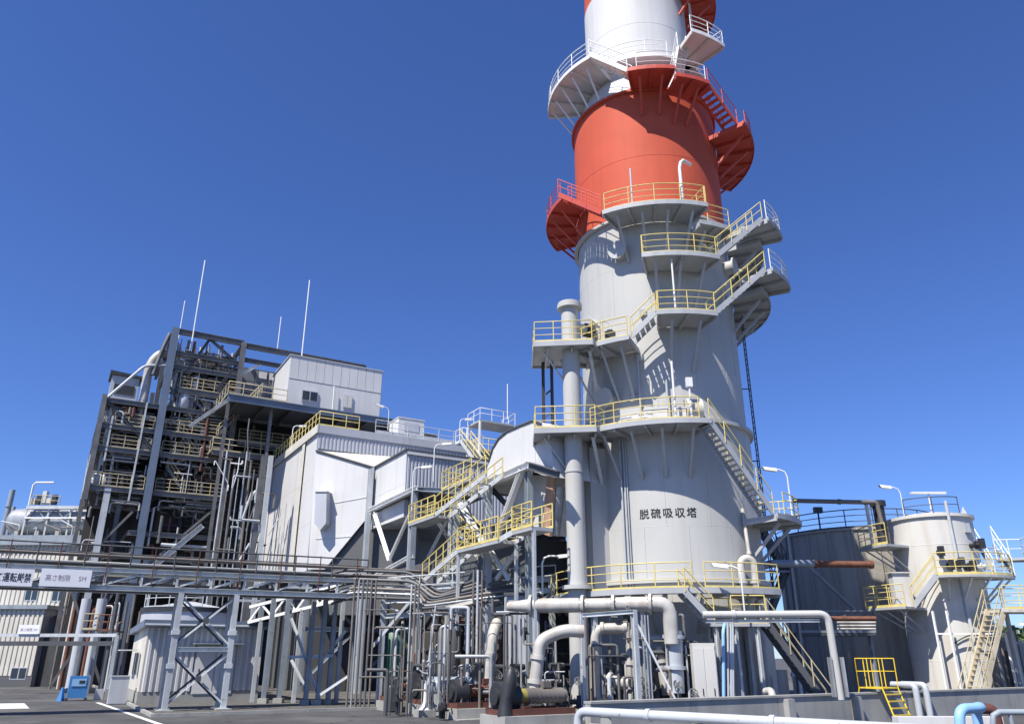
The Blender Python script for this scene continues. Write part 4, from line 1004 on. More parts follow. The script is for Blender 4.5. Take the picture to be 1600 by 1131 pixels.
# dark equipment hall left of the tower foot, shade put into the dark walls
for (x0, x1, yt, Y, dep, m, lb) in ((775, 888, 838, 45.5, 6, 'cladd', 'dark machine hall in shade left of the tower foot'), (790, 842, 930, 38.6, 2, 'cladg', 'grey cubicle beside the straight discharge pipe'), (598, 735, 935, 46, 4, 'boiler', 'dark housing behind the pump row, shade put into its colour')):
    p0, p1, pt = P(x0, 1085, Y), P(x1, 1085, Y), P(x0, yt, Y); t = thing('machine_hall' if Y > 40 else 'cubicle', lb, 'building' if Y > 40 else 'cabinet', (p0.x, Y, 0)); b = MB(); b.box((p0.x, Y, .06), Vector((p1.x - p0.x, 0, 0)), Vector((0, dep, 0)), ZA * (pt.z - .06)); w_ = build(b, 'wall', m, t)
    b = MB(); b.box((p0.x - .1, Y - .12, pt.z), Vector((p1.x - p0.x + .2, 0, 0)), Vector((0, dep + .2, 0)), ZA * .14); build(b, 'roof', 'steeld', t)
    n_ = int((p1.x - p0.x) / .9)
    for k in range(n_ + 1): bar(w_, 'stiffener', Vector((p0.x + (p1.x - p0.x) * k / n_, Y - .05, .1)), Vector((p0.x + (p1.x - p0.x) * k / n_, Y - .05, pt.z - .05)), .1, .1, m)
# ================================================================== open boiler frame
C1 = P(275, 513, 66.0)
def F(a, b_, z): return Vector((C1.x, C1.y, z)) + U * a + V * b_
bf = thing('boiler_house', 'tall open steel boiler frame crowded with decks pipes and stairs', 'boiler house', F(0, 0, 0))
ZTOP = C1.z
def colm(a, b_, z0, z1, w, m): bar(bf, 'column', F(a, b_, z0), F(a, b_, z1), w, w, m, 'ibeam', up=V)
def beam(a0, b0, a1, b1, z, w, m='steelk', h=None): bar(bf, 'beam', F(a0, b0, z), F(a1, b1, z), w * .7, h or w, m, 'ibeam')
AL = -4.7
AS = (0.0, 6.2, 12.2, 18.6)
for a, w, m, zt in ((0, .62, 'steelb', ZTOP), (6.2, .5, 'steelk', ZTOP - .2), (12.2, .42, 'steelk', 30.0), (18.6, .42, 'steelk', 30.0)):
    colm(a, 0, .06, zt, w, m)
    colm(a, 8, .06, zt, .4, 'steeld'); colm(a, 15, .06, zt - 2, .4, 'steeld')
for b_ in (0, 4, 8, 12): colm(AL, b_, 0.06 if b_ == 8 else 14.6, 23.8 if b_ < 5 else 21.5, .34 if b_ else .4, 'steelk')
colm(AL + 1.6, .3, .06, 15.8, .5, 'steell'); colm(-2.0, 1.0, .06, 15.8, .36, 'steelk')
# roof ring
beam(0, 0, 6.2, 0, ZTOP - .25, .5); beam(6.2, 0, 18.6, 0, ZTOP - .45, .5); beam(0, 0, 0, 15, ZTOP - .25, .4, 'steeld'); beam(0, 8, 18.6, 8, ZTOP - .4, .4); beam(18.6, 0, 18.6, 15, ZTOP - .45, .4); beam(6.2, 0, 6.2, 8, ZTOP - .3, .4)
beam(0, 0, 6.2, 0, ZTOP - 2.4, .4); beam(6.2, 0, 18.6, 0, ZTOP - 1.9, .4, 'steeld'); beam(0, 8, 6.2, 8, ZTOP - 2.6, .3)
for a0, z0, a1, z1, m in ((3.1, ZTOP - .4, 1.4, ZTOP - 4.2, 'steeld'), (3.1, ZTOP - .4, 5.9, ZTOP - 2.4, 'steelk'), (6.0, ZTOP - 2.2, 4.4, ZTOP - 5.2, 'steelk'), (6.4, ZTOP - 3.4, 8.0, ZTOP - 2.0, 'wrail'), (AL, 23.5, -.2, 19.5, 'steeld')):
    bar(bf, 'brace', F(a0, .1, z0), F(a1, .1, z1), .24, .24, m, 'ibeam')
# decks: (z, a0, a1, depth, front railing?)
LV = [(15.9, AL, 6.4, 12, 1), (19.3, AL, 6.4, 12, 1), (21.3, AL, 6.4, 10, 1), (23.6, AL, 12.2, 8, 0), (25.5, 1.0, 6.2, 8, 1), (27.6, 0, 6.2, 7, 1), (21.3, 6.8, 13, 3, 1), (18.2, 6.8, 12.4, 3, 1), (8.6, AL, 6.4, 9, 1), (12.4, -1, 6.2, 7, 0)]
for z, a0, a1, dp, rl in LV:
    b = MB(); b.box(F(a0 + .1, .35, z - .1), U * (a1 - a0 - .2), V * dp, ZA * .1); dk = build(b, 'deck', 'steeld', bf)
    bar(dk, 'edge_beam', F(a0, .1, z - .22), F(a1, .1, z - .22), .2, .42, 'steelk', 'ibeam')
    bar(dk, 'edge_beam', F(a0, .3, z - .22), F(a0, dp, z - .22), .2, .36, 'steelk', 'ibeam')
    n = int((a1 - a0) / 1.7)
    for k in range(1, n): bar(dk, 'joist', F(a0 + (a1 - a0) * k / n, .35, z - .25), F(a0 + (a1 - a0) * k / n, dp, z - .25), .12, .26, 'steeld', 'ibeam')
    if rl:
        rail(dk, [F(a0 + .1, .15, z), F(min(a1, 0) - .4 if a0 < 0 else a1, .15, z)], 'yelold', r=.038, spacing=1.1, mids=(.36, .68))
        if a0 < 0:
            rail(dk, [F(.5, .15, z), F(a1 - .2, .15, z)], 'yelold', r=.038, spacing=1.1, mids=(.36, .68)); rail(dk, [F(a0 + .1, .3, z), F(a0 + .1, dp, z)], 'yelold', r=.042, spacing=1.6, mids=(.5,))
# cable trays, hangers and inner handrails
for k in range(34):
    z = rnd.choice((14.9, 18.4, 20.6, 22.8, 24.8, 26.9, 29.0)); a0 = rnd.uniform(AL + .2, -2.2) if z < 22 and k % 2 else rnd.uniform(.4, 3.4); L_ = rnd.uniform(1.4, 2.6); b_ = rnd.uniform(.1, 2.4)
    tb = MB(); o_ = F(a0, b_, z + rnd.uniform(-.2, .2)); tb.box(o_, U * L_, V * .35, ZA * .02); tb.box(o_, U * L_, V * .02, ZA * .1); tb.box(o_ + V * .33, U * L_, V * .02, ZA * .1); tr_ = build(tb, 'cable_tray', rnd.choice(('steell', 'galv', 'steelk')), bf)
    for f in (.12, .88): bar(tr_, 'hanger', o_ + U * L_ * f + V * .17, o_ + U * L_ * f + V * .17 + ZA * .9, .035, .035, 'steell', 'post')
for z, a0, a1, b_ in ((15.9, AL + .3, 5.8, 2.6), (19.3, AL + .3, 5.8, 2.6), (21.3, AL + .3, 5.8, 2.4), (23.6, .4, 6.0, 1.6), (25.5, 1.2, 6.0, 2.0), (27.6, .3, 6.0, 2.2)):
    rail(bf, [F(a0, b_, z), F(a1, b_, z)], 'yelold', r=.036, spacing=1.3, toe=0)
for k in range(16):
    z = rnd.choice((15.9, 19.3, 21.3, 23.6, 25.5)); a0 = rnd.choice((rnd.uniform(AL + .3, -.8), rnd.uniform(.5, 5.8)));
    if z > 22 and a0 < 0: continue
    g_ = MB(); c_ = F(a0, .12, z - .25); g_.prism([c_ - U * .35, c_ + U * .35, c_ - ZA * .55], V * .03); build(g_, 'gusset_plate', 'steelk', bf)
# left flank: outer bracing
for b0, b1, z0, z1 in ((0, 4, 15.9, 19.3), (4, 0, 19.3, 23.6), (4, 8, 15.9, 19.3), (8, 12, 15.9, 20.5), (12, 8, 19, 21.4)):
    bar(bf, 'brace', F(AL - .1, b0, z0), F(AL - .1, b1, z1), .18, .18, 'steell', 'angle')
for z in (17.6, 20.3, 22.4): bar(bf, 'girt', F(AL - .12, 0, z), F(AL - .12, 12, z - .02), .1, .14, 'steelk')
bar(bf, 'post', F(AL + .9, .1, 18.0), F(AL + .9, .1, 22.0), .14, .14, 'steell'); bar(bf, 'post', F(-1.4, .05, 14.8), F(-1.3, .05, 23.6), .14, .14, 'steell'); bar(bf, 'brace', F(4.8, -.1, 13.2), F(-.5, .3, 7.5), .45, .45, 'steell', 'ibeam')
# zigzag stairs between decks
for (a0, z0, a1, z1, b_) in ((2.0, 23.7, .6, 25.5, .8), (1.0, 25.5, 3.6, 27.6, 1.1), (3.6, 23.7, 1.4, 25.5, .8), (3.6, 19.3, 1.8, 21.3, .9), (1.2, 18.0, 2.6, 19.3, .9), (3.0, 15.9, 1.3, 18.0, .8), (6.6, 23.6, 8.0, 25.9, -.3), (4.9, 21.3, 6.4, 23.6, -.4)):
    lo, hi = ((a0, z0), (a1, z1))
    if abs(a1 - a0) < 1.6: a1 = a0 + math.copysign(1.7, a1 - a0)
    stair(bf, F(a0, b_, z0), F(a1, b_, z1), .9, 'steelk', 'yelold', r=.04, rise=.28, spacing=1.1)
# boiler casing, deep shade put into its dark colour
bc = thing('boiler_casing', 'dark shade toned boiler casing deep inside the steel frame', 'boiler', F(8, 8, 0))
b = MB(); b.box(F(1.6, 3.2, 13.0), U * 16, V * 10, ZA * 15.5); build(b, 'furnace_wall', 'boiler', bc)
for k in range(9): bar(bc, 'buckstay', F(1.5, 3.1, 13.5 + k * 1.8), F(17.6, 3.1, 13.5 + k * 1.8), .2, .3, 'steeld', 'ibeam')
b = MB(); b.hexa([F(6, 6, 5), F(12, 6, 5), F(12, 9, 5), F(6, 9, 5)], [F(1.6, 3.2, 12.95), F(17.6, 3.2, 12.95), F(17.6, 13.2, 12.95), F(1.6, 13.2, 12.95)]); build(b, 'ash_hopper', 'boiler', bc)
b = MB(); b.box(F(AL + .5, 9.5, .06), U * 24, V * .3, ZA * 15.5); build(b, 'shade_backdrop', 'boiler', bc)  # dark sheet added for the deep shade behind the frame
b = MB(); b.box(F(AL + .6, 6.4, 16.1), U * 6.2, V * .2, ZA * 7.2); build(b, 'shade_backdrop', 'boiler', bc)
for a_, w in ((7.5, 2.2), (3.2, 1.6), (13, 2)): b = MB(); b.cyl(F(a_, 5, .06), F(a_, 5, 5.5), w * .45, n=20); build(b, 'ash_pipe', 'boiler', bc)
# slate panelled upper wall right of the second column
us = thing('penthouse_wall', 'slate grey panelled penthouse wall under the frame roof beam', 'wall', F(12, 2, 24))
b = MB(); b.box(F(6.5, 1.3, 23.7), U * 11.8, V * .15, ZA * 5.2); build(b, 'backing', 'steeld', us)
panels(us, F(6.55, 1.25, 0), U, 11.6, 23.8, 28.8, 9, 4, NF, 'lou', gap=.06, th=.06)
for k in range(4):
    o_ = F(8.2 + k * 1.0, 1.15, 28.0); b = MB(); b.box(o_, U * .75, -V * .06, ZA * .7); build(b, 'vent_louvre', 'clad', us)
# white control box
W = P(455, 555, 66.0); Wl = P(420, 631, 66)
zb_ = W.z - 4.75
wb = thing('white_control_room', 'white clad control room perched high beside the boiler frame', 'control room', Vector((W.x, W.y, zb_)))
LB, DB = 8.9, 7.6
b = MB(); b.box(Vector((W.x, W.y, zb_)) + U * .06 + V * .06, U * LB, V * DB, ZA * (W.z - zb_)); wl_ = build(b, 'core_wall', 'cladg', wb)
panels(wb, Vector((W.x, W.y, 0)) + V * .05, U, LB, zb_, zb_ + 2.5, 6, 1, NF, 'clad', gap=.012); 
panels(wb, Vector((W.x, W.y, 0)) + V * .05, U, LB, zb_ + 2.52, W.z, 11, 1, NF, 'clad', gap=.03, th=.08)
panels(wb, Vector((W.x, W.y, 0)) + V * DB + U * .05, -V, DB, zb_, W.z, 4, 2, NL, 'clad', gap=.012)
b = MB(); b.box(Vector((W.x, W.y, W.z)) - U * .1 - V * .1, U * (LB + .2), V * (DB + .2), ZA * .1); build(b, 'roof', 'cladg', wb)
for (u0, w_, h_, z0) in ((1.3, 1.5, 1.0, .6), (5.2, .9, 1.25, .5)):
    o_ = Vector((W.x, W.y, zb_ + z0)) + U * u0 - V * .05; b = MB(); b.box(o_, U * w_, -V * .08, ZA * h_); wn_ = build(b, 'window_frame', 'alu', wb)
    for k in range(2): b = MB(); b.box(o_ + U * (.08 + k * (w_ / 2 - .02)) - V * .085 + ZA * .08, U * (w_ / 2 - .12), -V * .01, ZA * (h_ - .16)); build(b, 'pane', 'glass' if u0 < 3 else 'cream', wn_)
pipe('lamp_stalk', None, [Vector((W.x, W.y, zb_)) + U * 4.2 - V * .3, Vector((W.x, W.y, zb_ + 2.4)) + U * 4.2 - V * .3], .05, 'wrail', parent=wb)
# its carrying platform
cp = thing('carrier_platform', 'long dark steel platform carrying the white control room', 'platform', Vector((W.x, W.y, zb_)) - U * 3)
q = Vector((W.x, W.y, zb_ - .12)) - U * 5.2 - V * 1.0
b = MB(); b.box(q - ZA * .1, U * 16.5, V * 9, ZA * .1); dk = build(b, 'deck', 'steeld', cp); bar(dk, 'edge_beam', q - ZA * .35, q + U * 16.5 - ZA * .35, .3, .6, 'steelb', 'ibeam')
rail(dk, [q + ZA * .02 + V * 7, q + ZA * .02, q + U * 5.0], 'yelold', r=.042, spacing=1.3)
for k in range(7): bar(dk, 'joist', q + U * (1 + k * 2.4) - ZA * .3, q + U * (1 + k * 2.4) + V * 8.9 - ZA * .3, .16, .35, 'steeld', 'ibeam')
bar(cp, 'bracket', q + U * .2 - ZA * .5, q - U * 2.4 + V * 2 - ZA * 2.8, .22, .22, 'steell', 'ibeam')
for u_, v_ in ((.3, 1), (4, 1), (4, 8), (10, 8), (15.5, 8), (15.5, 2.2)):
    bar(cp, 'post', Vector((q.x, q.y, 19.4 if u_ > 5 else .06)) + U * u_ + V * v_, q + U * u_ + V * v_ - ZA * .2, .26, .26, 'steelk', 'ibeam')
# lower service platforms beside it
for z, u0, u1, v_ in ((19.6, -5, 0.6, 4.5),):
    o_ = Vector((q.x, q.y, z)) + U * (u0 + 5) + V * v_; b = MB(); b.box(o_ - ZA * .1, U * (u1 - u0), V * 3, ZA * .1); dk = build(b, 'deck', 'steeld', cp)
    bar(dk, 'edge_beam', o_ - ZA * .25, o_ + U * (u1 - u0) - ZA * .25, .2, .4, 'steelk', 'ibeam'); rail(dk, [o_ + V * 2.6, o_, o_ + U * (u1 - u0)], 'yelold', r=.042, spacing=1.3)
# upright columns and pipes between the frame and white building
for k, x in enumerate((349, 357, 366, 374, 383, 392, 399, 407)):
    Y = 61.5 + (k % 3) * 1.4; p = P(x - 34, 1000, Y); top = P(x + 12 + (400 - x) * .25, 705 + (k % 4) * 14, Y); r = (.07, .05, .10, .04, .06, .09, .05, .08)[k]
    pipe('riser_pipe', '{} riser pipe in the row between boiler frame and white building', [Vector((p.x, p.y, .06)), Vector((p.x, p.y, top.z))], r, ('pipeg', 'piped', 'steelk', 'galv')[k % 4], group='riser pipes left of the white building', n=10)
for x, m in ((416, 'steell'), (404, 'steelk')):
    p = P(x - 14, 900, 60.8); p.z = .06; bar(cp, 'column', p, Vector((p.x, p.y, 17.6)), .34, .34, m, 'ibeam')
for k in range(26):
    x = rnd.uniform(345, 418); y = rnd.uniform(700, 880); Y = rnd.uniform(60.6, 63.5); p = P(x, y, Y); q = p + U * rnd.uniform(-1.5, 1.5) + (ZA * rnd.uniform(.8, 2.5) if k % 3 == 0 else ZA * 0)
    pipe('cross_pipe', 'short {} pipe tied across the risers left of white building', [p, q, q + ZA * rnd.uniform(-1.2, 1.2)], rnd.choice((.04, .06, .09)), rnd.choice(('steell', 'piped', 'pipeg', 'steelk', 'wrail')), group='cross pipes on the risers', bend=.2, n=8)
DK = (8.6, 15.9, 19.3, 21.3, 23.6, 25.5, 27.6); ORD = ('first', 'second', 'third', 'fourth', 'fifth', 'sixth', 'top')
def deckname(z):
    i = max([k for k, d in enumerate(DK) if d <= z + .05] or [-1])
    return 'below the first boiler deck' if i < 0 else 'on the %s boiler deck' % ORD[i]
PCOL2 = dict(cladg='grey', clad='white', cladd='dark grey', cream='cream', steell='light grey', piped='dull brown', dark='black')
# pipes, ducts and vessels threaded through the frame
lab = ['{} level pipe threaded through the decks of the boiler frame', '{} upright pipe threaded through the decks of the boiler frame', '{} bent pipe hanging inside the boiler frame']
for k in range(330):
    z = rnd.choice((14.6, 15.2, 17.2, 17.9, 18.6, 20.3, 20.8, 22.3, 22.9, 24.5, 25.0, 26.5, 27.0, 28.3, 29.2, 7.4, 10.2, 11.3)) + rnd.uniform(-.25, .25)
    hi = z > 23.4
    r = rnd.choice((.035, .045, .06, .08, .1, .14)); m = rnd.choice(('pipeg', 'piped', 'rust', 'steeld', 'pipew', 'steell', 'steelk', 'dark', 'piped', 'cream', 'steeld', 'brown'))
    b_ = rnd.choice((rnd.uniform(.1, .5), rnd.uniform(.4, 3.0), rnd.uniform(.4, 2.0), rnd.uniform(.4, 2.0))); kd = rnd.random()
    left = (not hi) and rnd.random() < .42; a0 = rnd.uniform(AL + .3, -2.0) if left else rnd.uniform(.5, 4.6); amax = -.45 if left else 6.0
    if kd < .45:
        L_ = rnd.uniform(1.5, 5.0); a1 = min(a0 + L_, amax)
        pts = [F(a0, b_, z), F(a1, b_, z)]
        if rnd.random() < .5: pts.append(F(a1, b_, z + rnd.choice((-1.2, 1.0, -.7))))
        if rnd.random() < .3: pts.insert(0, F(a0, b_ , z - .9))
        pipe('level_pipe', '{} level pipe threaded through the frame ' + deckname(z), pts, r, m, group='level pipes in the boiler frame', bend=.3, n=8)
    elif kd < .8:
        h_ = rnd.uniform(1.6, 5.5); pipe('upright_pipe', '{} upright pipe starting ' + deckname(z), [F(a0, b_, z), F(a0, b_, min(z + h_, 30.3 if a0 > 0 else 23))], r, m, group='upright pipes in the boiler frame', n=8)
    else:
        pipe('bent_pipe', '{} cranked pipe hanging ' + deckname(z), [F(a0, b_, z), F(a0 + .6, b_, z), F(a0 + .6, b_, z - 1.1), F(a0 + 1.3, b_ + .2, z - 1.1)], r, m, group='bent pipes in the boiler frame', bend=.3, n=8)
for k in range(48):
    z = rnd.choice((15.9, 19.3, 21.3, 23.6, 25.5, 27.6, 8.6)); a0 = rnd.uniform(AL + .4 if z < 22 else 1.0, 5.2); b_ = rnd.uniform(.45, 2.2); o_ = F(a0, b_, z)
    if k % 2:
        b = MB(); w_, h_ = rnd.uniform(.5, 1.2), rnd.uniform(.7, 1.5); b.cbox(o_, w_, .5, h_, U, V); b.cbox(o_ + ZA * h_, w_ + .06, .56, .05, U, V); b.cbox(o_ - V * .27 + ZA * h_ * .2, w_ * .8, .03, h_ * .6, U, V)
        mm = rnd.choice(('cladg', 'clad', 'cladd', 'cream')); tag(build(b, 'equipment_box', mm), ('tall ' if h_ > 1.1 else 'low ') + PCOL2[mm] + ' cabinet standing ' + deckname(z), 'cabinet', 'cabinets on the boiler decks')
    else:
        b = MB(); r_ = rnd.uniform(.25, .5); h_ = rnd.uniform(.9, 1.6); b.tube([o_, o_ + ZA * .1, o_ + ZA * h_, o_ + ZA * (h_ + r_ * .5)], [r_ * .8, r_, r_, r_ * .4], 14)
        mm = rnd.choice(('steell', 'piped', 'cladg', 'dark')); tag(build(b, 'drum_vessel', mm), ('fat ' if r_ > .37 else 'slim ') + PCOL2[mm] + ' upright drum standing ' + deckname(z), 'drum', 'drums on the boiler decks')
# big silver duct bend and white riser on the upper left
pipe('silver_riser', 'fat white riser pipe curling over beside the tall corner column', [F(-1.6, 1.2, 21.4), F(-1.6, 1.2, 27.6), F(-.9, 1.2, 28.9), F(1.2, 1.6, 29.2)], .38, 'pipew', bend=1.0, n=16)
pipe('crossover_duct', 'long pale pipe lying across the upper boiler deck', [F(AL + .6, .9, 22.6), F(5.5, .9, 22.2)], .26, 'pipew', n=14, flanges=((0, .3), (0, .7)))
pipe('crossover_duct', 'long pale duct lying level near the frame roof', [F(1.6, 2.0, 28.0), F(5.6, 2.0, 28.9)], .34, 'cladg', n=14)
pipe('vent_pipe', 'dark curved vent pipe hooked at the top left of frame', [F(-1.2, .8, 26.5), F(-.8, .8, 29.0), F(-.35, .8, 30.8)], .2, 'steelk', bend=1.0)
# small hut with dark roof on the left wing, and sloping conveyor tube
hb = thing('rooftop_hut', 'narrow grey hut with dark roof on the left wing of frame', 'hut', F(AL + .2, 2.4, 21.4))
o_ = F(AL + .3, 2.6, 21.4); b = MB(); b.box(o_, U * 2.3, V * 2.2, ZA * 5.1); hw = build(b, 'wall', 'cladg', hb); b = MB(); b.hexa([o_ - U * .2 - V * .2 + ZA * 5.1, o_ + U * 2.5 - V * .2 + ZA * 5.1, o_ + U * 2.5 + V * 2.4 + ZA * 5.1, o_ - U * .2 + V * 2.4 + ZA * 5.1], [o_ - U * .2 - V * .2 + ZA * 5.5, o_ + U * 2.5 - V * .2 + ZA * 5.3, o_ + U * 2.5 + V * 2.4 + ZA * 5.3, o_ - U * .2 + V * 2.4 + ZA * 5.5]); build(b, 'roof', 'dark', hb)
for k in range(3): b = MB(); b.box(o_ + U * .3 - V * .02 + ZA * (.6 + k * 1.4), U * 1.7, -V * .05, ZA * .9); build(b, 'opening', 'dark', hw)
pipe('stay_tube', 'pale sloping tube from left wing up to the frame top', [F(AL + .1, .4, 23.5), F(-2.0, .6, 27.2), F(-.3, .9, 27.6)], .13, 'steell', bend=.5)
# lightning rods
for (x0, y0, x1, y1, Y, r, lb) in ((303, 515, 316, 407, 66.5, .06, 'tall white lightning rod on the roof beam of frame'), (473, 542, 480, 438, 70, .06, 'tall white lightning rod on roof beam behind the control room'), (282, 512, 287, 470, 72, .05, 'thin lightning rod at the far corner of frame'), (435, 532, 438, 495, 74, .05, 'thin lightning rod midway along frame roof')):
    p0, p1 = P(x0, y0, Y), P(x1, y1, Y); pipe('lightning_rod', lb, [Vector((p0.x, p0.y, p0.z - 1.2)), Vector((p0.x, p0.y, p1.z))], r, 'wrail', cat='lightning rod', n=8)
b = MB(); b.tube([F(2.6, .2, 15.9), F(2.6, .2, 17.6)], .05, 8); b.cbox(F(2.6, .2, 17.6), 1.5, .2, .08, U, V); tag(build(b, 'strip_lamp', 'lamp'), 'white T shaped strip lamp on the open boiler deck', 'lamp')
# bright hanging bits under the frame: cable trays and chutes
for k in range(10):
    a0 = rnd.uniform(AL + .2, -1.2); z0 = .06; h_ = rnd.uniform(5, 13)
    pipe('upright_pipe', '{} upright pipe standing under the left wing of frame', [F(a0, rnd.uniform(.2, 5), z0), F(a0, rnd.uniform(.2, .5), h_)][:1] + [F(a0, 1 + k * .3, z0), F(a0, 1 + k * .3, h_)][0:0] + [Vector((F(a0, 0, 0).x, F(a0, 0, 0).y + 1, h_))] if False else [F(a0, .5 + k * .4, z0), F(a0, .5 + k * .4, h_)], rnd.choice((.06, .1, .16)), rnd.choice(('piped', 'pipeg', 'rust', 'steell')), group='upright pipes under the left wing', n=8)
for a0, z0, a1, z1 in ((AL, 8.6, AL + 3.8, 14), (AL + .2, .3, -1, 8), (-1, .3, AL, 8.2), (0, 8.6, 5.8, 15), (.2, .3, 6, 8.3)):
    bar(bf, 'brace', F(a0, .2, z0), F(a1, .2, z1), .2, .2, 'steelk', 'angle')
rst = [F(-3.4, .6, 5.0), F(-1.0, .6, 5.0), F(-1.0, .6, 6.2), F(-3.0, .6, 6.2)]
pipe('rusty_pipe', 'rust brown pipe loop under the left wing of frame', rst, .12, 'rust', bend=.3)
# ================================================================== pipe bridge over the road
YB = R(27); UB = Vector((math.cos(YB), math.sin(YB), 0)); VB = Vector((-math.sin(YB), math.cos(YB), 0))
G0 = P(138, 921, 37.0)
ZG = G0.z                                      # soffit
def G(a, b_, dz): return Vector((G0.x, G0.y, ZG + dz)) + UB * a + VB * b_
LG0, LG1 = -12.0, 13.2; WG = 1.7; HG = .92
pb = thing('pipe_bridge', 'grey steel truss bridge crossing level over the road with pipes on top', 'pipe bridge', G(0, 0, -ZG))
for b_ in (0, WG):
    bar(pb, 'bottom_chord', G(LG0, b_, .12), G(LG1, b_, .12), .26, .24, 'steelm', 'ibeam'); bar(pb, 'top_chord', G(LG0, b_, HG), G(LG1, b_, HG), .22, .2, 'steelm', 'ibeam')
    n = 16; st = (LG1 - LG0) / n
    for k in range(n + 1):
        bar(pb, 'upright', G(LG0 + k * st, b_ , .24), G(LG0 + k * st, b_, HG - .1), .1, .1, 'steelm')
        if k < n: bar(pb, 'diagonal', G(LG0 + k * st, b_ - .02, .25), G(LG0 + (k + 1) * st, b_ - .02, HG - .1), .09, .09, 'steelm', 'angle')
for k in range(18): bar(pb, 'cross_beam', G(LG0 + k * 1.48, .1, .2), G(LG0 + k * 1.48, WG - .1, .2), .14, .2, 'steeld')
b = MB(); b.box(G(LG0, .2, .36), UB * (LG1 - LG0), VB * (WG - .4), ZA * .03); build(b, 'walkway', 'steeld', pb)
rail(pb, [G(LG0, -.1, HG + .15), G(LG1, -.1, HG + .15)], 'steeld', h=.95, spacing=1.95, r=.04, mids=(.62,), toe=0)
for k in range(13): bar(pb, 'stanchion', G(LG0 + .6 + k * 2.0, -.17, .3), G(LG0 + .6 + k * 2.0, -.17, HG + 1.15), .045, .045, 'brown')
for k, (b_, z, r, m) in enumerate(((.3, 1.2, .07, 'steeld'), (.6, 1.22, .09, 'piped'), (.95, 1.25, .12, 'pipeg'), (1.3, 1.2, .07, 'steell'), (.45, 1.62, .06, 'piped'), (1.0, 1.65, .08, 'steeld'))):
    pipe('bridge_pipe', '{} pipe lying along the top of the pipe bridge', [G(LG0, b_, z), G(LG1 + .8 * k, b_, z)], r, m, group='pipes along the bridge', n=8)
# the bundle of pipes that climbs, crosses and drops right of the bridge
for k in range(7):
    y0 = 893 + k * 7; Yk = 43.2 - k * .1
    pts = [P(500 + k * 3, y0 + 8, Yk), P(540 + k * 2, y0 - 3, Yk - .2), P(640 + k * 3, y0 + 1, Yk - .6), P(690 - k * 6, y0 + 34 - k * 3, Yk - 1.4), P(752, 926 - 24 + k * 6.5, Yk - 2.4), P(790 + 4 * k, 917 - 22 + k * 6.5, Yk - 2.6)]
    pipe('draped_pipe', '{} pipe stepping down and along right of the bridge end', pts, (.08, .06, .09, .05, .08, .06, .07)[k], ('steeld', 'piped', 'steelk', 'steeld', 'piped', 'galv', 'steeld')[k], group='stepped pipes right of the bridge', bend=.4, n=8)
# frame that carries them
rf_ = thing('pipe_rack', 'dark steel pipe rack between bridge end and tower', 'pipe rack', P(700, 1080, 41.0))
ra, rb2 = P(600, 940, 43.0), P(862, 925, 40.4)
for f in (0, .22, .42, .62, .82, 1.0):
    p = ra.lerp(rb2, f); bar(rf_, 'column', Vector((p.x, p.y, .06)), Vector((p.x, p.y, p.z + .9)), .24, .24, ('steell', 'steelm', 'steelm', 'steell', 'steelm', 'steell')[int(f * 5)], 'ibeam')
for dz in (0, -.75, .55): bar(rf_, 'beam', ra + ZA * dz, rb2 + ZA * (dz + .1), .2, .26, 'steelm' if dz else 'steell', 'ibeam')
for k in range(8):
    p, q = ra.lerp(rb2, k / 8), ra.lerp(rb2, (k + 1) / 8); bar(rf_, 'diagonal', p + ZA * (-.7 if k % 2 else 0), q + ZA * (0 if k % 2 else -.7), .1, .1, 'steell', 'angle')
rail(rf_, [ra + ZA * .1 - V * .4, rb2 + ZA * .2 - V * .4], 'steell', h=1.1, spacing=1.8, r=.035, toe=0)
p = P(700, 950, 40.2); q = P(742, 940, 39.6); bar(rf_, 'walkway_beam', p, q, .5, .16, 'cream')
for k in range(22):
    f = rnd.random(); p = ra.lerp(rb2, f) + Vector((0, rnd.uniform(-.4, 1.2), rnd.uniform(-2.6, .2))); h_ = rnd.uniform(.8, 2.6)
    pts = [Vector((p.x, p.y, max(.1, p.z - h_))), p, p + Vector((rnd.uniform(-1.5, 1.5), .1, 0))]
    pipe('rack_pipe', 'short {} bent pipe hanging below the dark pipe rack', pts, rnd.choice((.04, .06, .08, .12)), rnd.choice(('pipeg', 'piped', 'steell', 'galv', 'rust')), group='bent pipes below the rack', bend=.25, n=8)
for k in range(14):
    f = rnd.random(); p = ra.lerp(rb2, f); b_ = rnd.uniform(.3, 2.5)
    pipe('floor_riser', '{} pipe rising from the floor under the pipe rack', [Vector((p.x, p.y + b_, .06)), Vector((p.x, p.y + b_, rnd.uniform(2, 5)))], rnd.choice((.05, .09, .15, .2)), rnd.choice(('pipeg', 'piped', 'cladg', 'pipew')), group='pipes rising under the rack', n=10)
for (x, y, Y, r_, h_, m, lb) in ((618, 1020, 44, .9, 2.6, 'green', 'dark green cylindrical machine in shade behind the pipe bundle'), (700, 1030, 41, .55, 2.4, 'cladd', 'dark conical hopper vessel hanging behind the pump row')):
    p = P(x, y, Y); t = thing('vessel', lb, 'vessel', (p.x, p.y, 0)); b = MB(); b.tube([Vector((p.x, p.y, .6)), Vector((p.x, p.y, 1.2)), Vector((p.x, p.y, 1.2 + h_)), Vector((p.x, p.y, 1.4 + h_))], [r_ * .4, r_, r_, r_ * .6], 20); build(b, 'shell', m, t)
    for a in range(3): bar(t, 'leg', Vector((p.x + r_ * .8 * math.cos(a * 2.1), p.y + r_ * .8 * math.sin(a * 2.1), .06)), Vector((p.x + r_ * .8 * math.cos(a * 2.1), p.y + r_ * .8 * math.sin(a * 2.1), 1.4)), .1, .1, 'steelm')
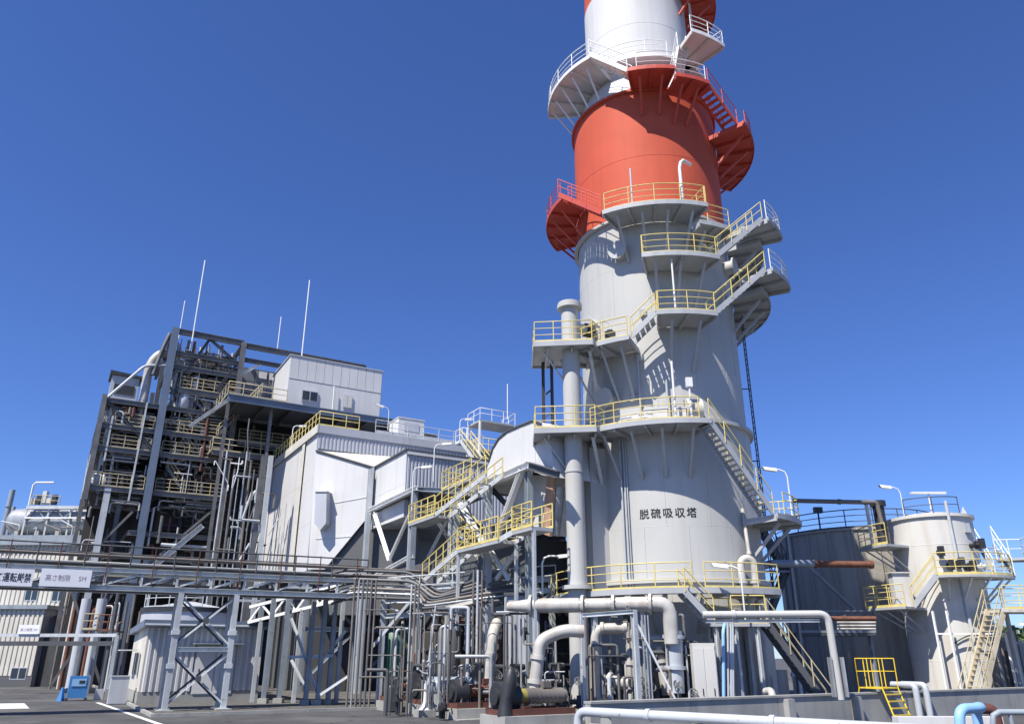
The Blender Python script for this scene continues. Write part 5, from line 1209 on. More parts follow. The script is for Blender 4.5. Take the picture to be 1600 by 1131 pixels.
# trestle legs of the bridge
tl = thing('bridge_trestle', 'blue grey four legged trestle with crossed braces holding the bridge', 'trestle', PZ(300, 1113, 0))
fA, fB = PZ(259, 1116, 0), PZ(346, 1110, 0)
aA = (fA - G(0, 0, -ZG)).dot(UB); aB = (fB - G(0, 0, -ZG)).dot(UB)
LEG = {}
for i, a in enumerate((aA, aB)):
    for j, b_ in enumerate((0, WG)):
        p, q = G(a, b_, -ZG), G(a, b_, 0); b = bar(tl, 'leg', Vector((p.x, p.y, .1)), q, .25, .25, 'steelm', 'ibeam'); LEG[i, j] = p
        bb = MB(); bb.cbox(Vector((p.x, p.y, 0)), .7, .7, .12, UB, VB); build(bb, 'footing', 'conc', tl); bb = MB(); bb.cbox(Vector((p.x, p.y, .12)), .45, .45, .03, UB, VB); build(bb, 'base_plate', 'steelm', tl)
        for z in (1.9, 3.4): bb = MB(); bb.cbox(Vector((p.x, p.y, z)), .36, .36, .22, UB, VB); build(bb, 'splice_plate', 'steelm', tl)
    bar(tl, 'tie', LEG[i, 0] + ZA * 2.75, LEG[i, 1] + ZA * 2.75, .14, .16, 'steelm')
for j in (0, 1):
    p, q = LEG[0, j], LEG[1, j]; m_ = 'steelm' if j == 0 else 'steeld'
    bar(tl, 'tie', p + ZA * 2.75, q + ZA * 2.75, .16, .2, m_, 'ibeam')
    for z0, z1 in ((.3, 2.6), (2.9, ZG - .1)):
        bar(tl, 'brace', p + ZA * z0, q + ZA * z1, .09, .09, m_, 'angle'); bar(tl, 'brace', p + ZA * z1 + VB * .1, q + ZA * z0 + VB * .1, .09, .09, m_, 'angle')
        c = (p + q) / 2 + ZA * (z0 + z1) / 2; bb = MB(); bb.cbox(c - ZA * .13 - VB * .08, .26, .02, .26, UB, VB); build(bb, 'gusset', 'steeld', tl)
# signs
def sign(x0, x1, yt, yb, a_off, label, txt, size, ink, m='sign', bold=.03, lead=.1, dz=0, rlead=None):
    p = PV(x0, yb, G(0, a_off, 0), G(5, a_off, 0)); q = PV(x1, yb, G(0, a_off, 0), G(5, a_off, 0)); zt = PV(x0, yt, G(0, a_off, 0), G(5, a_off, 0)).z
    zb = min(p.z, q.z); p.z = zb; q.z = zb; w = (q - p).length; h_ = zt - zb
    t = thing('height_sign', label, 'sign', p); b = MB(); b.box(p, q - p, VB * .03, ZA * h_); build(b, 'board', m, t)
    me = text_mesh(txt, 1.0, bold); xs = [v.co.x for v in me.vertices]; ysv = [v.co.y for v in me.vertices]; x_0, x_1, y_0, y_1 = min(xs), max(xs), min(ysv), max(ysv)
    d = (q - p) / w; sx = w * (1 - lead - (lead if rlead is None else rlead)) / (x_1 - x_0); sy = h_ * size / (y_1 - y_0)
    for v in me.vertices:
        cx, cy = v.co.x, v.co.y; v.co = p + d * (w * lead + (cx - x_0) * sx) - VB * .006 + ZA * (h_ * (1 - size) / 2 + (cy - y_0) * sy)
    me.materials.clear(); me.materials.append(M[ink]); place('lettering', me, t)
    return t
sign(60, 140, 887, 915, -.26, 'white height limit sign with faded lettering hung on the bridge', '\u9ad8\u3055\u5236\u9650\u3000 5M', .36, 'inkf', bold=.0, lead=.10)
sign(-72, 50, 884, 912, -.26, 'white warning sign with bold black lettering hung on the bridge', '\u3066\u904b\u8ee2\u53b3\u7981', .55, 'ink', bold=.012, lead=.505, rlead=.03)
# second, far height bar with small sign
hb0, hb1 = P(-40, 992, 58), P(183, 994, 58); hb1.z = hb0.z
hbx = thing('height_bar', 'pale horizontal height limit bar spanning the side road', 'height bar', Vector((hb1.x, hb1.y, 0)))
bar(hbx, 'bar', hb0, hb1, .2, .22, 'steell'); bar(hbx, 'post', Vector((hb1.x, hb1.y, 0)), hb1, .22, .22, 'steell'); bar(hbx, 'lower_bar', hb0 - ZA * .55, hb1 - ZA * .55, .12, .3, 'steeld')
s0, s1 = P(27, 990, 57.8), P(60, 990, 57.8); b = MB(); b.box(Vector((s0.x, 57.8, s0.z)), Vector((s1.x - s0.x, 0, 0)), Vector((0, .03, 0)), ZA * .62); sg = build(b, 'board', 'sign', hbx)
me = text_mesh('\u9ad8\u3055\u5236\u9650 5M', .24, 0.0)
wd = max(v.co.x for v in me.vertices); f_ = (s1.x - s0.x) * .8 / wd
for v in me.vertices: v.co = Vector((s0.x + (s1.x - s0.x) * .1 + v.co.x * f_, 57.79, s0.z + .2 + v.co.y))
me.materials.clear(); me.materials.append(M['inkf']); place('lettering', me, sg)
# ================================================================== white shed
S0 = PZ(213, 1101, 0)
def SH(a, b_, z): return Vector((S0.x, S0.y, z)) + U * a + V * b_
sh = thing('shed', 'white corrugated shed with blue grey eave beside the bridge trestle', 'shed', SH(0, 0, 0))
LS, DS, HS = 6.3, 7.0, 4.0
b = MB(); b.box(SH(-.03, -.03, 0), U * (LS + .06), V * (DS + .06), ZA * .62); build(b, 'plinth', 'conc', sh)
b = MB(); b.box(SH(.06, .06, .62), U * (LS - .12), V * (DS - .12), ZA * (HS - .65)); build(b, 'core_wall', 'cladg', sh)
b = MB(); b.corr(SH(0, .02, 0), SH(2.6, .02, 0), .64, HS - .05, .30, .10, NF); b.corr(SH(4.9, .02, 0), SH(LS, .02, 0), .64, HS - .05, .30, .10, NF); b.corr(SH(2.6, .02, 0), SH(4.9, .02, 0), 3.05, HS - .05, .30, .10, NF); build(b, 'ribbed_wall', 'clad', sh)
panels(sh, SH(.05, DS, 0), -V, DS, .64, HS - .05, 5, 1, NL, 'cream', gap=.015)
b = MB(); b.hexa([SH(-.3, -.35, HS - .02), SH(LS + .3, -.35, HS - .02), SH(LS + .3, DS + .3, HS - .3), SH(-.3, DS + .3, HS - .3)], [SH(-.3, -.35, HS + .34), SH(LS + .3, -.35, HS + .34), SH(LS + .3, DS + .3, HS + .04), SH(-.3, DS + .3, HS + .04)]); rf2 = build(b, 'roof', 'steelb', sh)
b = MB(); b.tube([SH(-.25, -.42, HS + .05), SH(LS + .25, -.42, HS + .05)], .09, 8); build(b, 'gutter', 'steel', rf2)
b = MB(); b.box(SH(2.65, .0, .45), U * 2.2, -V * .04, ZA * 2.6); dr = build(b, 'double_door', 'cladg', sh)
for k in range(2): b = MB(); b.box(SH(2.72 + k * 1.08, -.045, .5), U * 1.0, -V * .03, ZA * 2.5); lf = build(b, 'door_leaf', 'clad', dr)
b = MB(); b.box(SH(2.9, -.08, 1.6), U * .05, -V * .04, ZA * .2); build(b, 'handle', 'dark', dr); b = MB(); b.box(SH(2.4, -.02, 3.08), U * 2.7, -V * .7, ZA * .06); build(b, 'door_canopy', 'steel', sh)
for v_ in (1.6, 3.4): b = MB(); b.box(SH(-.06, v_, 1.45), V * .5, -U * .05, ZA * 1.2); wf = build(b, 'window_frame', 'alu', sh); b = MB(); b.box(SH(-.115, v_ + .05, 1.5), V * .4, -U * .01, ZA * 1.1); build(b, 'pane', 'glass', wf)
b = MB(); b.box(SH(-.1, 2.9, 2.75), V * 1.6, -U * .9, ZA * .06); build(b, 'window_canopy', 'clad', sh)
# round tank roof and machine behind the shed
p = P(290, 985, 55); t = thing('round_tank', 'squat grey round tank with dark roof rim behind the shed', 'tank', (p.x, p.y, 0)); zt = P(290, 952, 55).z
b = MB(); b.lathe((p.x, p.y, 0), [(2.9, .06), (2.9, zt)], 32); b.lathe((p.x, p.y, 0), [(2.9, zt), (.4, zt + .5), (0.01, zt + .5)], 32); build(b, 'shell', 'cladg', t); b = MB(); b.lathe((p.x, p.y, 0), [(2.92, zt - .25), (3.0, zt - .25), (3.0, zt + .04), (2.9, zt + .04)], 32); build(b, 'rim', 'dark', t)
rail(t, [Vector((p.x - 2.8 * math.cos(a), p.y - 2.8 * math.sin(a), zt)) for a in [k * .28 for k in range(9)]], 'steell', h=1.1, spacing=1.0, r=.04, corners=False)
# blue cabinet, bins, barrier
p = PZ(118, 1094, 0); t = thing('blue_cabinet', 'blue steel cabinet standing at the road edge left of shed', 'cabinet', p)
b = MB(); b.cbox(p + ZA * .15, 1.0, .8, 1.2, U, V); build(b, 'body', 'blue', t); b = MB(); b.cbox(p + ZA * .8 - V * .42, .75, .03, .4, U, V); build(b, 'panel', 'bluel', t); b = MB(); b.cbox(p + ZA * .95 - V * .44 + U * .15, .3, .02, .16, U, V); build(b, 'display', 'dark', t)
for u_ in (-.5, .5): b = MB(); b.cbox(p + U * u_, .12, .8, .15, U, V); build(b, 'foot', 'dark', t)
for k in range(1): b = MB(); c = p - U * (.8 + .12 * k) - V * .1 ; b.hexa([c + Vector((-.15, -.2, 0)), c + Vector((.15, -.2, 0)), c + Vector((.15, .2, 0)), c + Vector((-.15, .2, 0))], [c + Vector((-.03, -.04, .75)), c + Vector((.03, -.04, .75)), c + Vector((.03, .04, .75)), c + Vector((-.03, .04, .75))]) ; tag(build(b, 'blue_stand', 'blue'), 'small dark blue barrier foot leaning at the blue cabinet', 'barrier foot', 'blue barrier feet by the cabinet')
for k in range(5):
    c = p + U * (1.2 + k * .55) + V * .2; b = MB(); b.box(c - U * .25, U * .5, V * .25, ZA * .6); tag(build(b, 'barrier_block', 'conc' if k % 2 else 'cladg'), 'low grey barrier block between blue cabinet and shed', 'barrier block', 'barrier blocks by the shed')
b = MB(); c = SH(-.9, 1.2, 0); b.cbox(c + ZA * .05, .9, .5, 1.35, U, V); b.cbox(c + ZA * 1.4, .98, .58, .05, U, V); b.cbox(c, .8, .4, .06, U, V); tag(build(b, 'meter_box', 'cladg'), 'grey meter box standing against the bright end of shed', 'meter box')
# white conveyor gantry behind
cg = thing('conveyor_gantry', 'sloping white lattice gantry rising right behind the bridge', 'gantry', P(470, 1085, 46))
g0, g1 = P(388, 972, 47), P(558, 930, 45.0)
for dz in (0, .85): bar(cg, 'chord', g0 + ZA * dz, g1 + ZA * dz, .16, .16, 'wrail')
for k in range(9):
    a, c = g0.lerp(g1, k / 9), g0.lerp(g1, (k + 1) / 9); bar(cg, 'lattice', a + ZA * (.85 if k % 2 else 0), c + ZA * (0 if k % 2 else .85), .1, .1, 'wrail')
b = MB(); b.hexa([g0 + V * .1, g1 + V * .1, g1 + V * 1.6, g0 + V * 1.6], [g0 + V * .1 + ZA * .1, g1 + V * .1 + ZA * .1, g1 + V * 1.6 + ZA * .1, g0 + V * 1.6 + ZA * .1]); build(b, 'belt_deck', 'steeld', cg)
for k in range(7):
    p = g0.lerp(g1, k / 6.0) + V * .8 + ZA * 1.0; bar(cg, 'roof_rib', p - U * .7 + ZA * .25, p + U * .7 + ZA * .25, .1, .14, 'steell')
for f in (.12, .5, .88): p = g0.lerp(g1, f); bar(cg, 'leg', Vector((p.x, p.y, .06)), p, .2, .2, 'steell', 'ibeam')
# ================================================================== far left works
fl = thing('corrugated_hall', 'off white corrugated hall with small windows beyond the side road', 'building', P(60, 1066, 74))
p0, p1 = P(-90, 1074, 74), P(134, 1074, 74); zt = P(60, 852, 74).z
b = MB(); b.box(Vector((p0.x, 74.06, 0)), Vector((p1.x - p0.x, 0, 0)), Vector((0, 14, 0)), ZA * zt); build(b, 'core_wall', 'cladg', fl)
FN = Vector((0, -1, 0)); zmid = P(60, 948, 74).z
b = MB(); b.corr((p0.x, 74, 0), (p1.x, 74, 0), zmid + .1, zt, .42, .08, FN); build(b, 'upper_sheet', 'cream', fl)
x_s = P(76, 980, 73).x
b = MB(); b.box(Vector((p0.x, 72.0, 0)), Vector((x_s - p0.x, 0, 0)), Vector((0, 2, 0)), ZA * zmid); build(b, 'lean_to', 'cladg', fl); b = MB(); b.corr((p0.x, 71.95, 0), (x_s, 71.95, 0), .9, zmid - .35, .42, .08, FN); build(b, 'lower_sheet', 'cream', fl)
b = MB(); b.box(Vector((p0.x - .2, 71.6, zmid - .3)), Vector((x_s - p0.x + .5, 0, 0)), Vector((0, 2.4, 0)), ZA * .35); build(b, 'lean_to_roof', 'steel', fl); b = MB(); b.box(Vector((p0.x, 71.85, 0)), Vector((x_s - p0.x + .1, 0, 0)), Vector((0, .1, 0)), ZA * .85); build(b, 'base_band', 'cladd', fl)
b = MB(); b.box(Vector((x_s + .05, 72.6, 0)), Vector((p1.x - x_s - .1, 0, 0)), Vector((0, 1.3, 0)), ZA * (zmid - 2.6)); build(b, 'dark_doorway', 'boiler', fl)
b = MB(); b.box(Vector((p0.x - .3, 73.5, zt)), Vector((p1.x - p0.x + .6, 0, 0)), Vector((0, 15, 0)), ZA * .9); build(b, 'roof_fascia', 'steel', fl)
for (x0, x1, yt, yb, Yw) in ((37, 57, 920, 938, 73.9), (79, 99, 921, 939, 73.9), (14, 39, 1042, 1061, 71.84), (-40, -20, 920, 938, 73.9)):
    a, c, top = P(x0, yb, Yw), P(x1, yb, Yw), P(x0, yt, Yw); b = MB(); b.box(Vector((a.x, Yw, a.z)), Vector((c.x - a.x, 0, 0)), Vector((0, .09, 0)), ZA * (top.z - a.z)); wf = build(b, 'window_frame', 'alu', fl)
    w_ = c.x - a.x
    for k in range(2): b = MB(); b.box(Vector((a.x + .06 + k * (w_ / 2 - .01), Yw - .012, a.z + .07)), Vector((w_ / 2 - .1, 0, 0)), Vector((0, .01, 0)), ZA * (top.z - a.z - .14)); build(b, 'pane', 'glass', wf)
b = MB(); q = P(105, 985, 73); b.prism([P(82, 962, 73), P(118, 958, 73), P(120, 980, 73), P(98, 982, 73)], Vector((0, 1.0, 0))); tag(build(b, 'hood', 'brown'), 'brown tapered hood beside the corrugated hall doorway', 'hood')
# storage drum on the roof
t = thing('storage_drum', 'long silver horizontal drum on the roof of the corrugated hall', 'tank', P(80, 838, 77))
a, c = P(26, 815, 77), P(150, 822, 77); c.z = a.z; r_ = (P(60, 797, 77).z - P(60, 837, 77).z) / 2
b = MB(); pr = [(-r_ * .62, .05), (-r_ * .58, .4), (-r_ * .4, .72), (-r_ * .2, .92), (0, 1.0)]
pts = [a + Vector((x, 0, 0)) for x, _ in pr] + [c]; b.tube(pts, [f * r_ for _, f in pr] + [r_], 28); build(b, 'shell', 'galv', t)
for f in (.1, .35, .6, .85): p = a.lerp(c, f); bb = MB(); bb.cbox(Vector((p.x, 77, zt + .9)), .4, r_ * 1.5, a.z - r_ * .8 - zt - .9); build(bb, 'saddle', 'conc', t)
for f in (.22, .5): p = a.lerp(c, f); bb = MB(); bb.cyl(p - Vector((.05, 0, 0)), p + Vector((.05, 0, 0)), r_ + .03, n=28); build(bb, 'band', 'galv', t)
rk = thing('drum_walkway', 'steel walkway and railing over the silver drum', 'walkway', P(100, 790, 76))
w0, w1 = P(43, 793, 75.6), P(146, 798, 75.6); w1.z = w0.z; bar(rk, 'beam', w0, w1, .5, .3, 'steell'); 
for f in (0, .33, .66, 1): p = w0.lerp(w1, f); bar(rk, 'post', Vector((p.x, p.y, zt + .9)), p, .14, .14, 'wrail')
bar(rk, 'rail_beam', w0 - ZA * 1.0 - Vector((0, .1, 0)), w1 - ZA * 1.0 - Vector((0, .1, 0)), .1, .14, 'wrail')
for k in range(7): p, q = w0.lerp(w1, k / 7), w0.lerp(w1, (k + 1) / 7); bar(rk, 'lattice', p - ZA * (.1 if k % 2 else 1.0), q - ZA * (1.0 if k % 2 else .1), .07, .07, 'steel')
bb = MB(); pA = P(45, 789, 75.6); bb.tube([pA, pA + ZA * 2.0, pA + ZA * 2.25 + Vector((.25, 0, 0)), pA + ZA * 2.25 + Vector((2.0, 0, 0))], .09, 8); build(bb, 'hoist_arm', 'wrail', rk)
for k in range(5): p = P(52 + k * 8, 788, 76); bb = MB(); bb.cbox(p, .4, .4, .6 + .35 * (k % 3)); build(bb, 'motor', ('cream', 'dark', 'steell')[k % 3], rk)
rail(rk, [P(50, 789, 75.4), P(92, 791, 75.4)], 'yelold', h=1.0, spacing=.8, r=.04, toe=0)
for x, h_ in ((10, 3.4), (2, 5.2)): p = P(x, 842, 82); pipe('roof_stack', 'thin dark stack on the far left skyline beside silver drum', [Vector((p.x, p.y, zt - 2)), Vector((p.x, p.y, p.z + h_))], .2 + .08 * (x == 2), 'steel', group='thin stacks left of the drum', flanges=((0, .8),))
for k in range(12):
    x = rnd.uniform(0, 145); p = P(x, 848, rnd.uniform(74.5, 76)); pipe('roof_pipe', 'small {} pipe stub along the roof edge below the silver drum', [Vector((p.x, p.y, zt + .9)), Vector((p.x, p.y, zt + .9 + rnd.uniform(.5, 1.8))), Vector((p.x + rnd.uniform(-2, 2), p.y, zt + 1.0 + rnd.uniform(.5, 1.8)))], .06, rnd.choice(('steell', 'piped')), group='pipe stubs under the drum', n=6, bend=.2)
# furnace-side pipework and yellow handrails between hall and shed
for k in range(16):
    x = rnd.uniform(120, 205); Y = rnd.uniform(58, 64); p = P(x, 1060, Y); p.z = 0; h_ = rnd.uniform(2.5, 8.5)
    pts = [p, p + ZA * h_] + ([p + ZA * h_ + Vector((rnd.uniform(-1.4, 1.4), .2, 0))] if k % 2 else [])
    pipe('yard_pipe', '{} pipe standing in the dark yard between corrugated hall and shed', pts, rnd.choice((.06, .1, .14)), rnd.choice(('piped', 'piped', 'steelk', 'pipeg', 'rust', 'steeld')), group='pipes in the dark yard', bend=.3, n=8)
for x0, x1, yb, Y in ((128, 150, 983, 60), (152, 182, 985, 59)):
    t = thing('yard_platform', 'small platform with dull yellow rail in the dark yard' if x0 == 128 else 'small platform with rusty rail in the dark yard', 'platform', P(x0, 1066, Y)); a, c = P(x0, yb, Y), P(x1, yb, Y); b = MB(); b.box(a - ZA * .1, c - a, Vector((0, 1.2, 0)), ZA * .1); l_ = build(b, 'deck', 'steeld', t); rail(l_, [a, c], 'yelold' if x0 == 128 else 'rust', r=.04, spacing=.7)
    for q in (a, c): bar(t, 'leg', Vector((q.x, q.y + .1, 0)), q - ZA * .1 + Vector((0, .1, 0)), .2, .2, 'steel', 'ibeam')
for x in (112, 137):
    p = P(x, 1062, 60.5); p.z = 0; t = thing('thick_post', 'thick round grey post leaning out of the dark yard', 'post', p, 'thick posts in the dark yard'); b = MB(); b.cyl(p, p + ZA * 6.5, .35, n=14); build(b, 'shaft', 'cladg', t); b = MB(); b.cbox(p, .9, .9, .3); build(b, 'footing', 'conc', t)
# ================================================================== right: tanks, stairs, bund wall
w0, w1 = Vector((2.5, 26.9, 0)), Vector((30, 40.9, 0)); w1 = w0 + U * 34
bw = thing('bund_wall', 'long weathered concrete bund wall in front of the tanks', 'wall', w0)
n = 8
for k in range(n):
    a = w0 + U * (34 * k / n + .015); b = MB(); b.box(a, U * (34 / n - .03), V * .3, ZA * 1.0); s_ = build(b, 'wall_section', 'conc', bw)
b = MB(); b.box(w0 + V * .02 , U * 34, V * .26, ZA * .98); build(b, 'core', 'conc', bw)
b = MB(); b.box(w0 - V * .05 + ZA * 1.0, U * 34, V * .4, ZA * .07); build(b, 'coping', 'conc', bw)
for u_ in (8.8, 12.6): b = MB(); b.box(w0 + U * u_ - V * .25, U * .35, V * .25, ZA * .95); build(b, 'buttress', 'conc', bw)
# near pipe leaving the wall toward the viewer
np0, np1 = Vector((2.05, 26.0, .84)), Vector((9.6, 19.2, .84))
nr = pipe('ground_pipe', 'long pale grey pipe running low toward the road before the bund wall', [np0 + Vector((-.05, 0, -.9)), np0, np1], .135, 'pipeg', bend=.3, n=16, flanges=((1, .25), (1, .62)))
for f in (.1, .4, .7): p = np0.lerp(np1, f); b = MB(); b.cbox(Vector((p.x, p.y, 0)), .3, .3, .70); build(b, 'pier', 'conc', nr)
pipe('ground_pipe', 'thin white pipe lying beside the long grey ground pipe', [np0 + Vector((.3, -.5, -.35)), np1 + Vector((.3, -.5, -.35))], .05, 'pipew', n=8, bend=0)
b = MB(); b.box(Vector((2.5, 24.8, 0)), Vector((6.5, -5.6, 0)), Vector((.6, .7, 0)), ZA * .35); tag(build(b, 'trench_edge', 'conc'), 'low dark concrete edge under the long ground pipe', 'kerb')
# blue hoop, brown pipe and grey guard rail in the corner
def at_(px, py, Y): return P(px, py, Y)
bp = [P(1498, 1150, 22), P(1498, 1107, 22), P(1536, 1105, 22.4), P(1536, 1150, 22.4)]
pipe('blue_hoop_pipe', 'light blue bent pipe rising in front of the bund wall', [Vector((bp[0].x, 22, .0)), bp[1], bp[2], bp[2] + Vector((.12, .6, 0)), Vector((bp[2].x + .12, 23, 0))], .13, 'bluel', bend=.28, n=16)
pipe('brown_pipe', 'dark brown pipe passing behind the light blue bent pipe', [P(1530, 1106, 23.2), P(1553, 1107, 23.2), Vector((P(1556, 1107, 23.2).x, 23.2, 0))], .14, 'brown', bend=.25, n=14)
gr = thing('guard_rail', 'grey tubular guard rail at the road edge by the blue pipe', 'guard rail', Vector((P(1548, 1130, 20).x, 20, 0)))
g0 = P(1548, 1112, 20); b = MB(); e1 = P(1660, 1104, 20); b.tube([Vector((g0.x, 20, 0)), g0 - ZA * .25, g0 - ZA * .07 + Vector((.05, 0, 0)), g0 + Vector((.2, 0, 0)), Vector((e1.x, 20, g0.z))], .07, 12); build(b, 'hoop', 'steel', gr)
for k in range(3): x = g0.x + .45 + k * .7; bar(gr, 'upright', Vector((x, 20, 0)), Vector((x, 20, g0.z)), .1, .1, 'steel', 'cyl')
b = MB(); b.box(Vector((g0.x - .3, 24.2, 0)), Vector((3, 0, 0)), Vector((0, .4, 0)), ZA * .8); tag(build(b, 'white_block', 'clad'), 'white painted block behind the grey guard rail', 'block')
# yellow stile over the wall
st_c = PF(1375, 1088, w0 + V * .15)
ysx = thing('stile', 'bright yellow steel stile stepping over the bund wall', 'stile', Vector((st_c.x, st_c.y, 0)))
c = Vector((st_c.x, st_c.y, 1.25)); b = MB(); b.cbox(c - ZA * .05, 1.0, 1.1, .05, U, V); dk = build(b, 'deck', 'yelbright', ysx)
for s in (-.5, .5):
    rail(dk, [c + U * s - V * .55, c + U * s + V * .55], 'yelbright', h=1.1, spacing=.6, r=.022, toe=0)
    for v_ in (-.7, .7): bar(ysx, 'leg', Vector((c.x, c.y, .05)) + U * s + V * v_ * 1.3, c + U * s + V * v_ * .75, .06, .06, 'yelbright', 'cyl')
rail(dk, [c - U * .5 + V * .55, c + U * .5 + V * .55], 'yelbright', h=1.1, spacing=.5, r=.022, toe=0)
for k in range(4): z = .25 + k * .25; v_ = -.91 + k * .09; bar(ysx, 'rung', Vector((c.x, c.y, z)) + U * -.5 + V * v_, Vector((c.x, c.y, z)) + U * .5 + V * v_, .05, .05, 'yelbright')
for k, (x, yb) in enumerate(((1432, 1086), (1448, 1086))):
    p = PF(x, 1085, w0 - V * .2); pipe('wall_pipe', 'short grey pipe bending over the bund wall beside the yellow stile', [Vector((p.x, p.y, .05)), Vector((p.x, p.y, 1.3)), Vector((p.x - .5, p.y + 1.0, 1.3))], .13, 'pipeg', bend=.2, n=12, group='pipes bending over the wall')
# ------------------------------------------------------------------ tall cream tank
T2 = Vector((0, 43.5, 0)); T2.x = P(1458, 850, 43.5).x
R2 = 2.12; ZT2 = P(1455, 803, 43.5 - R2).z
tk = thing('cream_tank', 'tall stained cream tank ringed by a yellow railed deck', 'tank', T2)
for a, c in ((.1, 2.2), (2.2, 4.4), (4.4, 6.2), (6.2, 8.0), (8.0, ZT2)): b = MB(); b.lathe(T2, [(R2, a), (R2, c)], 48); build(b, 'shell_course', 'tank', tk)
b = MB(); b.lathe(T2, [(R2, ZT2 - .1), (R2 + .12, ZT2 - .1), (R2 + .12, ZT2 + .06), (R2 * .5, ZT2 + .3), (.01, ZT2 + .42)], 48); build(b, 'roof', 'tank', tk)
for z in (2.2, 4.4, 8.0): b = MB(); b.lathe(T2, [(R2, z - .02), (R2 + .012, z), (R2, z + .02)], 48); build(b, 'weld_bead', 'tank', tk)
b = MB(); b.tube([T2 + Vector((R2 * math.sin(R(-2)) * 1.04, -R2 * 1.04 * math.cos(R(-2)), z)) for z in (.3, 4, ZT2 + .7)], .09, 8); build(b, 'overflow_pipe', 'steell', tk)
def pol2(r, ph, z): return Vector((T2.x + r * math.sin(R(ph)), T2.y - r * math.cos(R(ph)), z))
def deck2(p0, p1, z, ri, ro, mr, railing=True, br=3, ends=()):
    n = max(2, int((p1 - p0) / 8)); b = MB()
    for k in range(n):
        a, c = p0 + (p1 - p0) * k / n, p0 + (p1 - p0) * (k + 1) / n
        b.hexa([pol2(ri, a, z - .12), pol2(ro, a, z - .12), pol2(ro, c, z - .12), pol2(ri, c, z - .12)], [pol2(ri, a, z), pol2(ro, a, z), pol2(ro, c, z), pol2(ri, c, z)])
    d = build(b, 'platform', 'deck', tk)
    if railing: rail(d, [pol2(ro - .05, p0 + (p1 - p0) * k / n, z) for k in range(n + 1)], mr, spacing=1.0, mids=(.36, .68), corners=False)
    for k in range(br): ph = p0 + (p1 - p0) * (k + .5) / br; bar(d, 'bracket', pol2(ro - .2, ph, z - .12), pol2(ri, ph, z - 1.2), .09, .09, 'steell', 'angle')
    for e in ends: rail(d, [pol2(ri + .1, e, z), pol2(ro - .05, e, z)], mr, spacing=.8)
    return d
zA = P(1460, 897, 40.2).z; zB = P(1390, 946, 40.5).z; zC = P(1375, 846, 41).z
deck2(-30, 62, zA, R2 + .02, 3.5, 'yel', br=5)
deck2(-88, -52, zB, R2 + .02, 4.4, 'yel', br=3, ends=(-88,))
stair(tk, pol2(3.4, -53, zB), pol2(3.1, -30, zA), .8, 'deck', 'yel')
deck2(-100, -62, zC, R2 + .02, 3.9, 'yel', br=3, ends=(-100,))
b = MB(); b.cyl(pol2(3.0, -80, zC), pol2(3.0, -80, zC + 2.2), .3, n=16); build(b, 'mixer', 'dark', tk); b = MB(); b.cyl(pol2(3.0, -80, zC + 2.2), pol2(3.0, -80, zC + 2.5), .42, n=16); build(b, 'mixer_head', 'dark', tk)
bar(tk, 'mast', pol2(3.3, -92, zC), pol2(3.3, -92, zC + 2.4), .2, .1, 'wrail')
b = MB(); b.cbox(pol2(3.4, -62, zB), .9, .5, 1.7); build(b, 'cabinet', 'tank', tk); b = MB(); b.cbox(pol2(3.4, -62, zB + 1.7), 1.1, .7, .06); build(b, 'cabinet_hood', 'tank', tk)
stair(tk, pol2(3.1, 58, zA), pol2(3.3, 100, zA + 2.0), .8, 'deck', 'wrail')
d = deck2(62, 80, zA + 1.0, 3.0, 4.5, 'wrail', br=0, ends=(80,)); 
rail(tk, [pol2(R2 - .05, p, ZT2 + .06) for p in range(-60, 21, 8)], 'steeld', h=.9, spacing=1.3, r=.03, toe=0, corners=False)
b = MB(); q = pol2(1.6, -20, ZT2 + .1); b.tube([q, q + ZA * 1.1], .04, 8); b.cbox(q + ZA * 1.1, 1.9, .2, .12); build(b, 'strip_lamp', 'lamp', tk)
b = MB(); q = pol2(R2 - .2, 40, ZT2 + .1); b.prism([q + Vector((-.16, 0, 0)), q + Vector((.16, 0, 0)), q + Vector((0, 0, .4))], Vector((0, .06, 0))); build(b, 'lifting_lug', 'tank', tk)
for ph, z in ((-14, zA + .5), (-4, zA + .6), (8, zA + .45), (26, zA + 1.6), (30, zA + .5), (-22, zA + 1.2)):
    b = MB(); b.cyl(pol2(R2, ph, z), pol2(R2 + .6, ph, z), .12, n=10); b.cyl(pol2(R2 + .3, ph, z), pol2(R2 + .38, ph, z), .22, n=12); b.cbox(pol2(R2 + .65, ph, z - .2), .25, .25, .5); build(b, 'nozzle', 'dark' if ph % 3 else 'steell', tk)
b = MB(); b.tube([pol2(R2 + .1, a, 3.0 + .45 * math.cos(R(a * 3.2))) for a in range(-26, 27, 4)], .035, 6); build(b, 'hose', 'dark', tk)
b = MB(); b.box(pol2(R2 + .02, 20, 8.6), Vector((.35, .12, 0)), Vector((0, -.1, 0)), ZA * .5); build(b, 'name_plate', 'steell', tk)
bar(tk, 'guide_rail', pol2(R2 + .9, -40, 3.5), pol2(R2 + .9, 25, 3.5), .08, .08, 'wrail'); 
for ph in (-40, -28, 25): bar(tk, 'guide_post', pol2(R2 + .9, ph, .1), pol2(R2 + .9, ph, 4.6 if ph < 0 else 3.5), .09, .09, 'wrail')
valve(PZ(1422, 1085, .1), 1.0, 'dark valve manifold at the cream tank foot by the wall', ang=.3, grp=None); valve(PZ(1470, 1080, .1), 1.7, 'tall dark hand valve standing before the cream tank', ang=1.2, grp=None)
